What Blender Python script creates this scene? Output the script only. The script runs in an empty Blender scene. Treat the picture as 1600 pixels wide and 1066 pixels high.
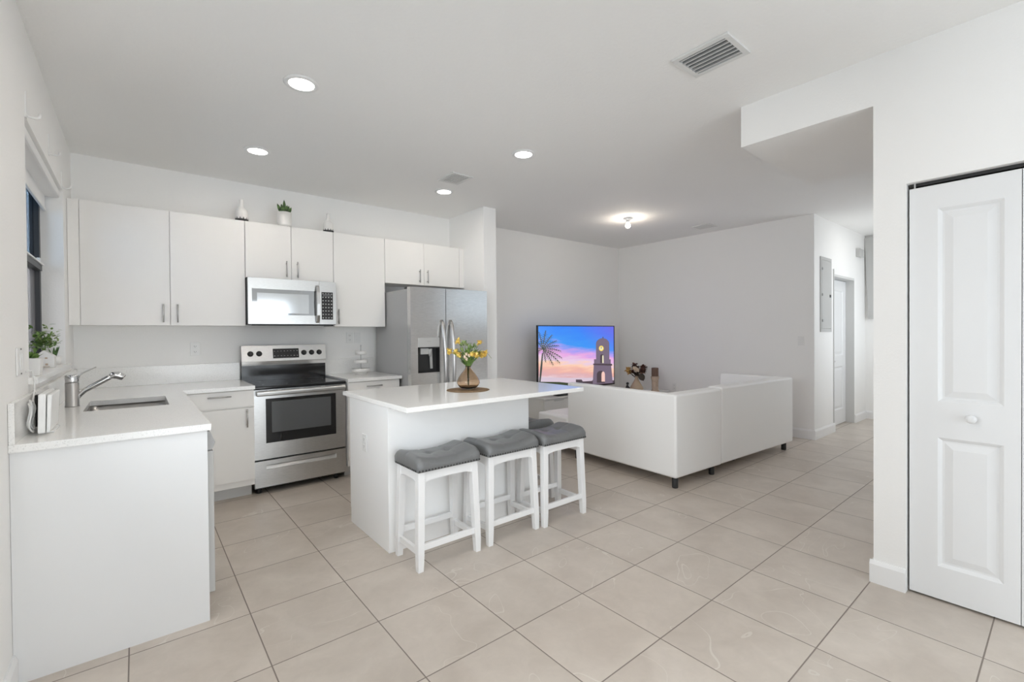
import bpy, bmesh, math, random
from mathutils import Vector, Matrix
random.seed(7)
PI = math.pi
S = bpy.context.scene
C = S.collection

# ------------------------------------------------------------------ camera
yaw, pitch, roll = 0.68483833, -0.00977403, -0.00826744
f = Vector((math.sin(yaw)*math.cos(pitch), math.cos(yaw)*math.cos(pitch), math.sin(pitch)))
r0 = Vector((math.cos(yaw), -math.sin(yaw), 0)); u0 = r0.cross(f)
r = math.cos(roll)*r0 + math.sin(roll)*u0
u = -math.sin(roll)*r0 + math.cos(roll)*u0
cam = bpy.data.cameras.new('camera'); camo = bpy.data.objects.new('camera', cam); C.objects.link(camo)
cam.sensor_width = 36; cam.lens = 718.629/1600*36; cam.shift_y = -4.3554/1600
cam.clip_start = .02
camo.matrix_world = Matrix(((r.x, u.x, -f.x, 0), (r.y, u.y, -f.y, 0), (r.z, u.z, -f.z, 1.35), (0, 0, 0, 1)))
S.camera = camo

# ------------------------------------------------------------------ world, daylight, exposure
S.view_settings.view_transform = 'Standard'
S.view_settings.look = 'None'
S.view_settings.gamma = 1
S.view_settings.use_curve_mapping = False
S.view_settings.exposure = 0.09
S.cycles.max_bounces = 14
S.cycles.diffuse_bounces = 12
S.cycles.glossy_bounces = 5
S.cycles.transmission_bounces = 8
S.cycles.transparent_max_bounces = 12
S.cycles.sample_clamp_indirect = 6
S.cycles.caustics_reflective = False
S.cycles.caustics_refractive = False
W = bpy.data.worlds.new('sky'); S.world = W; W.use_nodes = True
W.node_tree.nodes['Background'].inputs[0].default_value = (.80, .90, 1, 1)
W.node_tree.nodes['Background'].inputs[1].default_value = 1.08

def area(name, loc, aim, sx, sy, power, col, spread=PI):
    l = bpy.data.lights.new(name, 'AREA'); l.shape = 'RECTANGLE'; l.size = sx; l.size_y = sy
    l.energy = power; l.color = col; l.spread = spread
    o = bpy.data.objects.new(name, l); C.objects.link(o); o.location = loc
    o.rotation_euler = Vector(aim).to_track_quat('-Z', 'Y').to_euler()
    return o
COOL = (.955, .975, 1.0); WARM = (1.0, .905, .80)
area('daylight_glass_door', (1.45, -2.85, 1.12), (0, 1, 0), 2.8, 2.1, 28.5, COOL, math.radians(115))
area('added_side_fill', (-.70, 1.40, 1.55), (1, .42, -.12), 1.7, 1.2, 12.6, COOL, math.radians(85))  # added fill lamp, aimed to brighten the island end and sofa side
area('daylight_window', (-1.5, 3.55, 1.9), (1, 0, -.1), 1.7, 1.3, 1180, COOL)
area('added_hall_fill', (7.65, .40, 1.6), (0, 1, 0), 1.4, 1.4, 20.1, (.97, .98, 1.0))  # added lamp out of view, brightens the hallway
LIGHT_POS = [(.757, 2.83), (.757, 4.07), (2.448, 2.83), (2.448, 4.07), (.757, 1.50), (1.62, 1.07)]
CEIL = 2.806
for i, (lx, ly) in enumerate(LIGHT_POS):
    l = bpy.data.lights.new('ceiling_led', 'AREA'); l.shape = 'DISK'; l.size = .13
    l.energy = 2.88 if ly > 2 else 3.9; l.color = WARM
    o = bpy.data.objects.new('ceiling_led', l); C.objects.link(o); o.location = (lx, ly, CEIL-.02)
area('added_high_fill', (5.4, .40, 2.0), (0, 1, -.1), 1.8, .9, 1.16, (.97, .98, 1.0))  # added lamp out of view, for the refrigerator reflection and living room
l = bpy.data.lights.new('bare_bulb_glow', 'POINT'); l.energy = 38.7; l.color = (1.0, .87, .72); l.shadow_soft_size = .03
o = bpy.data.objects.new('bare_bulb_glow', l); C.objects.link(o); o.location = (4.854, 3.597, CEIL-.105)

# ------------------------------------------------------------------ materials
def mat(name, col, rough=.5, metal=0, spec=None, bump=None, **k):
    m = bpy.data.materials.new(name); m.use_nodes = True
    b = m.node_tree.nodes['Principled BSDF']
    b.inputs['Base Color'].default_value = (*col, 1); b.inputs['Roughness'].default_value = rough
    b.inputs['Metallic'].default_value = metal
    if spec is not None: b.inputs['Specular IOR Level'].default_value = spec
    for key, v in k.items(): b.inputs[key.replace('_', ' ')].default_value = v
    if bump:
        nt = m.node_tree; sc, st, det = bump
        tc = nt.nodes.new('ShaderNodeTexCoord'); n = nt.nodes.new('ShaderNodeTexNoise')
        n.inputs['Scale'].default_value = sc; n.inputs['Detail'].default_value = det
        bp = nt.nodes.new('ShaderNodeBump'); bp.inputs['Strength'].default_value = st; bp.inputs['Distance'].default_value = .01
        nt.links.new(tc.outputs['Object'], n.inputs['Vector']); nt.links.new(n.outputs['Fac'], bp.inputs['Height'])
        nt.links.new(bp.outputs['Normal'], b.inputs['Normal'])
    return m
def noise_mix(m, c1, c2, scale, lo=.35, hi=.65, stretch=(1, 1, 1), detail=3):
    nt = m.node_tree; b = nt.nodes['Principled BSDF']
    tc = nt.nodes.new('ShaderNodeTexCoord'); mp = nt.nodes.new('ShaderNodeMapping'); mp.inputs['Scale'].default_value = stretch
    n = nt.nodes.new('ShaderNodeTexNoise'); n.inputs['Scale'].default_value = scale; n.inputs['Detail'].default_value = detail
    cr = nt.nodes.new('ShaderNodeValToRGB'); cr.color_ramp.elements[0].position = lo; cr.color_ramp.elements[1].position = hi
    cr.color_ramp.elements[0].color = (*c1, 1); cr.color_ramp.elements[1].color = (*c2, 1)
    nt.links.new(tc.outputs['Object'], mp.inputs['Vector']); nt.links.new(mp.outputs[0], n.inputs['Vector'])
    nt.links.new(n.outputs['Fac'], cr.inputs[0]); nt.links.new(cr.outputs[0], b.inputs['Base Color'])
    return m
def emis(name, col, st):
    m = bpy.data.materials.new(name); m.use_nodes = True; nt = m.node_tree
    b = nt.nodes['Principled BSDF']; b.inputs['Base Color'].default_value = (0, 0, 0, 1); b.inputs['Roughness'].default_value = .4
    b.inputs['Emission Color'].default_value = (*col, 1); b.inputs['Emission Strength'].default_value = st
    return m

M = {}
M['wall'] = mat('painted_drywall', (.867, .862, .85), .75, bump=(90, .10, 3))
M['ceiling'] = mat('textured_ceiling', (.87, .866, .855), .85, bump=(55, .22, 4))
M['trim'] = mat('white_trim_paint', (.83, .83, .83), .4)
M['door'] = mat('white_door_paint', (.77, .775, .78), .38, bump=(140, .02, 2))
M['cabinet'] = mat('white_laminate', (.84, .828, .805), .38)
M['panel'] = mat('matte_white_panel', (.775, .778, .78), .5)
M['island'] = mat('island_panel_paint', (.89, .89, .885), .5)
M['toe'] = mat('grey_toe_kick', (.62, .62, .61), .5)
M['steel'] = noise_mix(mat('brushed_stainless', (.6, .6, .6), .30, 1.0), (.55, .55, .545), (.64, .64, .63), 30, .3, .7, (1, 1, 14))
M['steel_dark'] = mat('sink_stainless', (.42, .41, .40), .32, 1.0)
M['chrome'] = mat('polished_chrome', (.72, .72, .72), .14, 1.0)
M['handle'] = mat('satin_nickel', (.52, .51, .50), .32, 1.0)
M['fridge_side'] = mat('grey_fridge_side', (.40, .40, .40), .42)
M['black'] = mat('gloss_black', (.012, .012, .013), .10)
M['black_matte'] = mat('matte_black', (.02, .02, .02), .5)
M['oven_glass'] = mat('oven_window', (.10, .105, .11), .08)
M['leather'] = mat('grey_leather', (.165, .168, .170), .30, bump=(160, .10, 3))
M['stool'] = mat('white_stool_paint', (.84, .84, .84), .35)
M['nail'] = mat('dark_nailhead', (.06, .06, .06), .35, .8)
M['sofa'] = mat('white_faux_leather', (.88, .88, .875), .45, bump=(220, .03, 2))
M['plastic'] = mat('white_plastic', (.80, .80, .79), .35)
M['slot'] = mat('outlet_slot', (.10, .10, .10), .6)
M['white_ceramic'] = mat('white_ceramic', (.80, .79, .77), .35)
M['leaf'] = noise_mix(mat('green_leaf', (.05, .14, .03), .45), (.05, .12, .025), (.21, .34, .08), 30)
M['leaf_dark'] = noise_mix(mat('dark_striped_leaf', (.03, .08, .02), .45), (.015, .035, .012), (.10, .20, .05), 45)
M['leaf_pale'] = noise_mix(mat('pale_green_leaf', (.2, .3, .1), .5), (.14, .24, .07), (.38, .45, .18), 25)
M['leaf_brown'] = mat('brown_leaf', (.045, .03, .02), .5)
M['yellow'] = noise_mix(mat('yellow_petal', (.75, .48, .05), .6), (.66, .46, .08), (.86, .68, .22), 60)
M['cream'] = mat('cream_petal', (.80, .70, .58), .6)
M['brown_petal'] = noise_mix(mat('brown_petal', (.10, .04, .03), .6), (.06, .022, .02), (.20, .09, .06), 40)
M['gold_petal'] = noise_mix(mat('golden_petal', (.55, .34, .08), .6), (.40, .22, .04), (.70, .48, .18), 40)
M['glass'] = mat('amber_glass', (.86, .72, .58), .03, 0, None, None, Transmission_Weight=1.0, IOR=1.35)
M['mat'] = noise_mix(mat('woven_placemat', (.2, .12, .06), .8, bump=(300, .5, 1)), (.15, .09, .045), (.30, .20, .11), 120)
M['wood'] = noise_mix(mat('pale_wood', (.5, .38, .28), .6), (.44, .34, .26), (.56, .44, .34), 30)
M['candle'] = noise_mix(mat('brown_candle', (.13, .07, .05), .6), (.10, .055, .04), (.21, .13, .09), 60, .3, .7, (1, 1, .15))
M['tan_vase'] = mat('tan_ceramic', (.52, .40, .28), .5)
M['frame_dark'] = mat('dark_window_frame', (.035, .037, .04), .4)
M['grey_panel'] = mat('grey_metal_cover', (.50, .50, .49), .45)
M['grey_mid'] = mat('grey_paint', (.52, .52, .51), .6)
M['duct'] = mat('dark_duct', (.05, .05, .05), .8)
M['vent'] = mat('white_vent_metal', (.72, .72, .71), .45)
M['lamp'] = emis('lit_diffuser', (1, .97, .92), 14)
M['bulb'] = emis('lit_bulb', (1, .95, .86), 14)
M['white_tv'] = mat('white_gloss_furniture', (.72, .72, .70), .3)
M['granite'] = mat('white_quartz', (.78, .775, .76), .12)
noise_mix(M['granite'], (.66, .655, .64), (.85, .845, .83), 260, .30, .42, detail=2)
# tinted window pane and insect screen
def pane(name, tint, rough, mixf, diff):
    m = bpy.data.materials.new(name); m.use_nodes = True; nt = m.node_tree
    b = nt.nodes['Principled BSDF']; b.inputs['Base Color'].default_value = (*diff, 1); b.inputs['Roughness'].default_value = rough
    t = nt.nodes.new('ShaderNodeBsdfTransparent'); t.inputs[0].default_value = (*tint, 1)
    mx = nt.nodes.new('ShaderNodeMixShader'); mx.inputs[0].default_value = mixf
    nt.links.new(t.outputs[0], mx.inputs[1]); nt.links.new(b.outputs[0], mx.inputs[2])
    nt.links.new(mx.outputs[0], nt.nodes['Material Output'].inputs[0]); return m
M['tint_glass'] = pane('tinted_window_glass', (.14, .17, .20), .05, .45, (.05, .06, .075))
M['screen_mesh'] = pane('insect_screen', (.3, .3, .31), .8, .7, (.24, .24, .25))
M['clear_glass'] = pane('clear_door_glass', (.95, .97, .98), .02, .06, (.9, .9, .9))

def legend_material(name, nx, nz, fx, fz, base=(.012, .012, .013), ink=(.5, .5, .5)):
    m = mat(name, base, .12); nt = m.node_tree; N = nt.nodes.new; L = nt.links.new; b = nt.nodes['Principled BSDF']
    tc = N('ShaderNodeTexCoord'); sp_ = N('ShaderNodeSeparateXYZ'); L(tc.outputs['Generated'], sp_.inputs[0])
    def mth(op, a, c):
        n = N('ShaderNodeMath'); n.operation = op
        for i, v in enumerate((a, c)):
            if isinstance(v, (int, float)): n.inputs[i].default_value = v
            else: L(v, n.inputs[i])
        return n.outputs[0]
    def cell(out, k, fill):
        fr = mth('FRACT', mth('MULTIPLY', out, k), 0)
        return mth('LESS_THAN', mth('ABSOLUTE', mth('SUBTRACT', fr, .5), 0), fill/2)
    both = mth('MULTIPLY', cell(sp_.outputs['X'], nx, fx), cell(sp_.outputs['Z'], nz, fz))
    mx = N('ShaderNodeMixRGB'); L(both, mx.inputs[0]); mx.inputs[1].default_value = (*base, 1); mx.inputs[2].default_value = (*ink, 1)
    L(mx.outputs[0], b.inputs['Base Color']); return m
M['keys'] = legend_material('keypad_legends', 4, 8, .42, .26)
M['display'] = legend_material('range_display', 8, 2, .34, .12, ink=(.36, .36, .36))
M['micro_glass'] = mat('mirrored_door_glass', (.36, .365, .37), .04, 1.0)
M['micro_window'] = mat('mirrored_window_mesh', (.50, .505, .51), .10, 1.0)
M['fridge_steel'] = noise_mix(mat('fridge_stainless', (.7, .7, .7), .24, 1.0), (.66, .66, .655), (.76, .76, .75), 24, .3, .7, (1, 1, 10))
M['slat'] = mat('vent_slat_metal', (.55, .55, .55), .5)
def floor_material():
    m = bpy.data.materials.new('porcelain_floor_tile'); m.use_nodes = True; nt = m.node_tree; N = nt.nodes.new; L = nt.links.new
    b = nt.nodes['Principled BSDF']; tc = N('ShaderNodeTexCoord'); sep = N('ShaderNodeSeparateXYZ'); L(tc.outputs['Object'], sep.inputs[0])
    def mth(op, a, bb=None):
        n = N('ShaderNodeMath'); n.operation = op
        for i, v in enumerate((a, bb)):
            if v is None: continue
            if isinstance(v, (int, float)): n.inputs[i].default_value = v
            else: L(v, n.inputs[i])
        return n.outputs[0]
    res = []
    for ax, o0, p in (('X', .866, .4535), ('Y', 2.072, .4590)):
        t = mth('DIVIDE', mth('SUBTRACT', sep.outputs[ax], o0), p)
        fl = mth('FLOOR', t); fr = mth('SUBTRACT', t, fl)
        d = mth('MULTIPLY', mth('SUBTRACT', .5, mth('ABSOLUTE', mth('SUBTRACT', fr, .5))), p)
        res.append((fl, d))
    dmin = mth('MINIMUM', res[0][1], res[1][1])
    grout = mth('LESS_THAN', dmin, .0026)
    cmb = N('ShaderNodeCombineXYZ'); L(res[0][0], cmb.inputs[0]); L(res[1][0], cmb.inputs[1])
    wn = N('ShaderNodeTexWhiteNoise'); L(cmb.outputs[0], wn.inputs['Vector'])
    # per-tile shifted coordinates for the stone figure
    off = N('ShaderNodeVectorMath'); off.operation = 'MULTIPLY_ADD'; L(wn.outputs['Color'], off.inputs[0]); off.inputs[1].default_value = (9, 9, 9); L(tc.outputs['Object'], off.inputs[2])
    n1 = N('ShaderNodeTexNoise'); n1.inputs['Scale'].default_value = 3.2; n1.inputs['Detail'].default_value = 6; n1.inputs['Distortion'].default_value = .6; L(off.outputs[0], n1.inputs['Vector'])
    cr = N('ShaderNodeValToRGB'); L(n1.outputs['Fac'], cr.inputs[0])
    e = cr.color_ramp.elements; e[0].position = .3; e[0].color = (.505, .446, .390, 1); e[1].position = .72; e[1].color = (.60, .540, .480, 1)
    n2 = N('ShaderNodeTexNoise'); n2.inputs['Scale'].default_value = 1.7; n2.inputs['Detail'].default_value = 2; n2.inputs['Distortion'].default_value = 1.2; L(off.outputs[0], n2.inputs['Vector'])
    vein = mth('LESS_THAN', mth('ABSOLUTE', mth('SUBTRACT', n2.outputs['Fac'], .60)), .0022)
    mv = N('ShaderNodeMixRGB'); L(mth('MULTIPLY', vein, .55), mv.inputs[0]); L(cr.outputs[0], mv.inputs[1]); mv.inputs[2].default_value = (.68, .64, .58, 1)
    n3 = N('ShaderNodeTexNoise'); n3.inputs['Scale'].default_value = 14; n3.inputs['Detail'].default_value = 8; n3.inputs['Roughness'].default_value = .7; n3.inputs['Distortion'].default_value = .8; L(off.outputs[0], n3.inputs['Vector'])
    hs = N('ShaderNodeHueSaturation'); L(mv.outputs[0], hs.inputs['Color']); L(mth('ADD', mth('ADD', mth('MULTIPLY', wn.outputs['Value'], .07), .86), mth('MULTIPLY', n3.outputs['Fac'], .22)), hs.inputs['Value'])
    mx = N('ShaderNodeMixRGB'); L(grout, mx.inputs[0]); L(hs.outputs[0], mx.inputs[1]); mx.inputs[2].default_value = (.225, .19, .165, 1)
    L(mx.outputs[0], b.inputs['Base Color'])
    L(mth('ADD', mth('MULTIPLY', grout, .4), .34), b.inputs['Roughness'])
    bp = N('ShaderNodeBump'); bp.inputs['Strength'].default_value = .5; bp.inputs['Distance'].default_value = .002
    L(mth('MINIMUM', mth('MULTIPLY', dmin, 200), 1.0), bp.inputs['Height']); L(bp.outputs[0], b.inputs['Normal'])
    return m
M['floor'] = floor_material()

# ------------------------------------------------------------------ mesh helpers
class MB:
    def __init__(s): s.v = []; s.f = []; s.m = []; s.sm = []
    def add(s, vs, fs, mi=0, smooth=False):
        o = len(s.v); s.v += [Vector(x) for x in vs]
        for q in fs: s.f.append([o+i for i in q]); s.m.append(mi); s.sm.append(smooth)
        return s
    def box(s, x0, x1, y0, y1, z0, z1, mi=0):
        v = [(x0,y0,z0),(x1,y0,z0),(x1,y1,z0),(x0,y1,z0),(x0,y0,z1),(x1,y0,z1),(x1,y1,z1),(x0,y1,z1)]
        return s.add(v, [(0,3,2,1),(4,5,6,7),(0,1,5,4),(1,2,6,5),(2,3,7,6),(3,0,4,7)], mi)
    def hexa(s, bot, top, mi=0):
        return s.add(list(bot)+list(top), [(3,2,1,0),(4,5,6,7),(0,1,5,4),(1,2,6,5),(2,3,7,6),(3,0,4,7)], mi)
    def lathe(s, prof, cx=0, cy=0, n=32, mi=0, smooth=True, closed=True):
        vs = []; fs = []
        for (rr, z) in prof:
            for k in range(n): a = 2*PI*k/n; vs.append((cx+rr*math.cos(a), cy+rr*math.sin(a), z))
        for i in range(len(prof)-1):
            for k in range(n): fs.append((i*n+k, i*n+(k+1) % n, (i+1)*n+(k+1) % n, (i+1)*n+k))
        if closed:
            fs.append(tuple(range(n-1, -1, -1))); fs.append(tuple((len(prof)-1)*n+k for k in range(n)))
        return s.add(vs, fs, mi, smooth)
    def tube(s, pts, rad, n=10, mi=0, smooth=True):
        pts = [Vector(p) for p in pts]; vs = []; fs = []; N = len(pts)
        rads = rad if isinstance(rad, (list, tuple)) else [rad]*N
        up = None
        for i, p in enumerate(pts):
            t = (pts[min(i+1, N-1)]-pts[max(i-1, 0)]).normalized()
            if up is None: up = Vector((0, 0, 1)) if abs(t.z) < .9 else Vector((1, 0, 0))
            a = t.cross(up).normalized(); b = a.cross(t).normalized(); up = b
            for k in range(n):
                w = 2*PI*k/n; vs.append(p+(a*math.cos(w)+b*math.sin(w))*rads[i])
        for i in range(N-1):
            for k in range(n): fs.append((i*n+k, i*n+(k+1) % n, (i+1)*n+(k+1) % n, (i+1)*n+k))
        fs.append(tuple(range(n-1, -1, -1))); fs.append(tuple((N-1)*n+k for k in range(n)))
        return s.add(vs, fs, mi, smooth)
    def prism(s, poly, a0, a1, axis='y', mi=0):
        """poly: 2-D points; axis = extrusion axis ('x': poly in yz, 'y': poly in xz, 'z': poly in xy)"""
        n = len(poly)
        def P(p, h): return {'x': (h, p[0], p[1]), 'y': (p[0], h, p[1]), 'z': (p[0], p[1], h)}[axis]
        vs = [P(p, a0) for p in poly]+[P(p, a1) for p in poly]
        fs = [tuple(range(n-1, -1, -1)), tuple(range(n, 2*n))]+[(i, (i+1) % n, n+(i+1) % n, n+i) for i in range(n)]
        return s.add(vs, fs, mi)
    def ball(s, c, rad, n=10, mi=0, sq=(1, 1, 1)):
        c = Vector(c); vs = []; fs = []; R = max(4, n//2+1)
        for i in range(R+1):
            th = PI*i/R
            for k in range(n):
                a = 2*PI*k/n; vs.append(c+Vector((math.sin(th)*math.cos(a)*sq[0], math.sin(th)*math.sin(a)*sq[1], math.cos(th)*sq[2]))*rad)
        for i in range(R):
            for k in range(n): fs.append((i*n+k, (i+1)*n+k, (i+1)*n+(k+1) % n, i*n+(k+1) % n))
        return s.add(vs, fs, mi, True)
    def leaf(s, base, d, length, width, bend=.3, mi=0, up=(0, 0, 1), n=6):
        base = Vector(base); d = Vector(d).normalized(); side = d.cross(Vector(up))
        side = side.normalized() if side.length > 1e-4 else Vector((1, 0, 0)); nor = side.cross(d).normalized()
        vs = []; fs = []
        for i in range(n+1):
            t = i/n; w = width*math.sin(PI*min(1, (.12+.88*t)))**.7*.5 if i < n else 0.0005
            p = base+d*length*t-nor*bend*length*t*t
            vs += [p-side*w, p+nor*w*.25*-1, p+side*w]
        for i in range(n):
            a = 3*i; fs += [(a, a+1, a+4, a+3), (a+1, a+2, a+5, a+4)]
        return s.add(vs, fs, mi, True)
def tag(o, label=None, cat=None, group=None, kind=None):
    if label: o['label'] = label
    if cat: o['category'] = cat
    if group: o['group'] = group
    if kind: o['kind'] = kind
    return o
def thing(name, label, cat, loc=(0, 0, 0), rotz=0, group=None, kind=None):
    o = bpy.data.objects.new(name, None); C.objects.link(o); o.empty_display_size = .05
    o.location = loc; o.rotation_euler = (0, 0, rotz)
    return tag(o, label, cat, group, kind)
def obj(name, mb, m, parent=None, bevel=0, seg=2, loc=None, local=False, solid=0, sub=0, angle=35):
    """one mesh object; vertices are in world space unless local, re-based to the thing's base"""
    root = parent
    while root is not None and root.parent is not None: root = root.parent
    off = Vector((0, 0, 0))
    if not local:
        if root is not None: off = root.location.copy()
        elif loc is not None: off = Vector(loc)
    me = bpy.data.meshes.new(name)
    me.from_pydata([tuple(v-off) for v in mb.v], [], mb.f)
    mats = m if isinstance(m, (list, tuple)) else [m]
    for x in mats: me.materials.append(M[x] if isinstance(x, str) else x)
    for p, mi, s in zip(me.polygons, mb.m, mb.sm): p.material_index = mi; p.use_smooth = s
    bm = bmesh.new(); bm.from_mesh(me); bmesh.ops.recalc_face_normals(bm, faces=bm.faces); bm.to_mesh(me); bm.free()
    o = bpy.data.objects.new(name, me); C.objects.link(o)
    if parent is not None: o.parent = parent
    elif loc is not None: o.location = loc
    if solid:
        md = o.modifiers.new('solid', 'SOLIDIFY'); md.thickness = solid; md.offset = 0
    if sub:
        md = o.modifiers.new('sub', 'SUBSURF'); md.levels = sub; md.render_levels = sub
    if bevel:
        md = o.modifiers.new('bevel', 'BEVEL'); md.width = bevel; md.segments = seg; md.limit_method = 'ANGLE'; md.angle_limit = math.radians(angle)
        md.harden_normals = False
    return o
def single(name, mb, m, label, cat, loc, group=None, **k):
    return tag(obj(name, mb, m, None, loc=loc, **k), label, cat, group)
def struct(name, mb, m, **k):
    o = obj(name, mb, m, **k)
    if o.parent is None: o['kind'] = 'structure'
    return o
def kids(o): return [c for c in o.children]
def copy_tree(o, parent=None):
    c = o.copy(); C.objects.link(c)
    if parent is not None: c.parent = parent
    for ch in kids(o): copy_tree(ch, c)
    return c
def B(*a): return MB().box(*a)

# ------------------------------------------------------------------ room shell
XL, YB, XR, XV, YH, XE = -.386, 5.015, 3.055, 6.507, 2.045, 8.70
YS = -2.60
struct('floor', B(-.75, 9.1, YS-.2, 5.3, -.1, 0), 'floor')
struct('ceiling', B(-.75, 9.1, YS-.2, 5.3, CEIL, CEIL+.15), 'ceiling')
wy0, wy1, wz0, wz1 = 3.06, 4.475, 1.165, 2.375
mb = MB(); X0 = XL-.2
mb.box(X0, XL, YS-.2, -2.1, 0, CEIL).box(X0, XL, -.5, .5, 0, CEIL).box(X0, XL, -2.1, -.5, 0, .9).box(X0, XL, -2.1, -.5, 2.2, CEIL).box(X0, XL, 2.3, wy0, 0, CEIL).box(X0, XL, .5, 2.3, 0, .90).box(X0, XL, .5, 2.3, 2.2, CEIL); mb.box(X0, XL, wy1, YB+.2, 0, CEIL); mb.box(X0, XL, wy0, wy1, 0, wz0-.03); mb.box(X0, XL, wy0, wy1, wz1, CEIL)
struct('wall_left', mb, 'wall')
struct('wall_back', B(XL, XV+.2, YB, YB+.2, 0, CEIL), 'wall')
struct('wall_partition', B(3.085, 3.262, 4.275, YB, 0, CEIL), 'wall')
struct('wall_living', B(XV, XV+.2, YH+.2, YB, 0, CEIL), 'wall')
mb = MB(); mb.box(XV, 7.25, YH, YH+.2, 0, CEIL); mb.box(8.145, XE+.2, YH, YH+.2, 0, CEIL); mb.box(7.25, 8.145, YH, YH+.2, 2.115, CEIL)
struct('wall_hall', mb, 'wall')
struct('wall_hall_end', B(XE, XE+.2, .5, YH, 0, CEIL), 'wall')
mb = MB(); mb.box(XR+.115, 4.5, .568, .683, 0, CEIL).box(6.3, 6.95, .568, .683, 0, CEIL).box(8.35, XE, .568, .683, 0, CEIL).box(6.95, 8.35, .568, .683, 0, .9).box(6.95, 8.35, .568, .683, 2.3, CEIL).box(4.5, 6.3, .568, .683, 0, 1.55).box(4.5, 6.3, .568, .683, 2.45, CEIL)
struct('wall_hall_right', mb, 'wall')
mb = MB(); mb.box(XR, XR+.115, .548, .683, 0, CEIL); mb.box(XR, XR+.115, -.247, .548, 2.10, CEIL); mb.box(XR, XR+.115, YS, -.247, 0, CEIL)
struct('wall_right', mb, 'wall')
struct('wall_soffit', B(XR, 4.292, .683, 1.374, 2.547, CEIL), 'wall')
struct('wall_closet', MB().box(3.75, 3.85, YS, .568, 0, CEIL).box(XR+.115, 3.75, -.7, -.6, 0, CEIL), 'wall')
# wall behind the viewer with the sliding glass door
gx0, gx1, gz = 0.0, 2.95, 2.2
mb = MB(); mb.box(XL, gx0, YS-.15, YS, 0, CEIL); mb.box(gx1, XR+.8, YS-.15, YS, 0, CEIL); mb.box(gx0, gx1, YS-.15, YS, gz, CEIL)
struct('wall_rear', mb, 'wall')
gd = thing('door_3', 'dark framed sliding glass door in the wall facing the kitchen', 'door', (1.475, YS-.08, 0), kind='structure')
mb = MB()
for a, b_ in ((gx0, gx0+.06), (1.445, 1.505), (gx1-.06, gx1)): mb.box(a, b_, YS-.11, YS-.05, 0, gz)
mb.box(gx0+.06, gx1-.06, YS-.11, YS-.05, 0, .07); mb.box(gx0+.06, gx1-.06, YS-.11, YS-.05, gz-.06, gz)
obj('door_frame', mb, 'trim', gd)
obj('glass_pane', B(gx0+.06, gx1-.06, YS-.085, YS-.079, .07, gz-.06), 'clear_glass', gd)

w3 = thing('added_window_2', 'added clear window for fill light in the left wall beside the viewer', 'window', (XL-.1, 1.4, .90), kind='structure')  # added opening for the side fill lamp
mb = MB().box(XL-.13, XL-.08, .5, .56, .90, 2.2).box(XL-.13, XL-.08, 2.24, 2.3, .90, 2.2).box(XL-.13, XL-.08, .56, 2.24, .90, .96).box(XL-.13, XL-.08, .56, 2.24, 2.14, 2.2).box(XL-.13, XL-.08, 1.375, 1.425, .96, 2.14)
obj('window_frame', mb, 'trim', w3)
obj('glass_pane', B(XL-.108, XL-.102, .56, 2.24, .96, 2.14), 'clear_glass', w3)
w4 = thing('added_window_3', 'added clear window brightening the far end of the hallway, out of view', 'window', (7.65, .62, .9), kind='structure')  # added opening for the hallway fill lamp
obj('window_frame', MB().box(6.95, 7.0, .59, .64, .9, 2.3).box(8.3, 8.35, .59, .64, .9, 2.3).box(7.0, 8.3, .59, .64, .9, .95).box(7.0, 8.3, .59, .64, 2.25, 2.3), 'trim', w4)
obj('glass_pane', B(7.0, 8.3, .612, .618, .95, 2.25), 'clear_glass', w4)
def added_window(name, label, axis, a0, a1, z0, z1, n0, n1):
    t = thing(name, label, 'window', ((n0+n1)/2, (a0+a1)/2, z0) if axis == 'x' else ((a0+a1)/2, (n0+n1)/2, z0), kind='structure')
    mb = MB(); mid = (n0+n1)/2
    def bx(p0, p1, q0, q1, zz0, zz1): mb.box(q0, q1, p0, p1, zz0, zz1) if axis == 'x' else mb.box(p0, p1, q0, q1, zz0, zz1)
    bx(a0, a0+.05, n0, n1, z0, z1); bx(a1-.05, a1, n0, n1, z0, z1); bx(a0+.05, a1-.05, n0, n1, z0, z0+.05); bx(a0+.05, a1-.05, n0, n1, z1-.05, z1)
    obj('window_frame', mb, 'trim', t)
    obj('glass_pane', B(mid-.003, mid+.003, a0+.05, a1-.05, z0+.05, z1-.05) if axis == 'x' else B(a0+.05, a1-.05, mid-.003, mid+.003, z0+.05, z1-.05), 'clear_glass', t)
added_window('added_window_4', 'added high window in the hallway side wall, out of view, for fill light', 'y', 4.5, 6.3, 1.55, 2.45, .59, .64)  # added opening for the high fill lamp
added_window('added_window_5', 'added clear window for fill light in the left wall behind the viewer', 'x', -2.1, -.5, .9, 2.2, XL-.13, XL-.08)  # added opening, lets sky light in as fill
# baseboards
def base_poly(t=.015, h=.12): return [(0, 0), (t, 0), (t, h-.02), (t*.45, h), (0, h)]
def baseboard(name, axis, face, sgn, a0, a1):
    pl = [(face+sgn*p[0], p[1]) for p in base_poly()]
    struct(name, MB().prism(pl, a0, a1, 'y' if axis == 'x' else 'x'), 'trim')
baseboard('baseboard_left', 'x', XL, 1, YS, 2.594)
baseboard('baseboard_living', 'x', XV, -1, YH, YB)
baseboard('baseboard_hall', 'y', YH, -1, XV-.015, 7.25)
baseboard('baseboard_hall_far', 'y', YH, -1, 8.145, XE)
baseboard('baseboard_hall_end', 'x', XE, -1, .683, YH-.015)
baseboard('baseboard_back', 'y', YB, -1, 3.262, XV-.015)
baseboard('baseboard_right', 'x', XR, -1, .548, .698)
baseboard('baseboard_hall_right', 'y', .683, 1, XR, XE)
baseboard('baseboard_partition', 'y', 4.275, -1, 3.085, 3.262)

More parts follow.
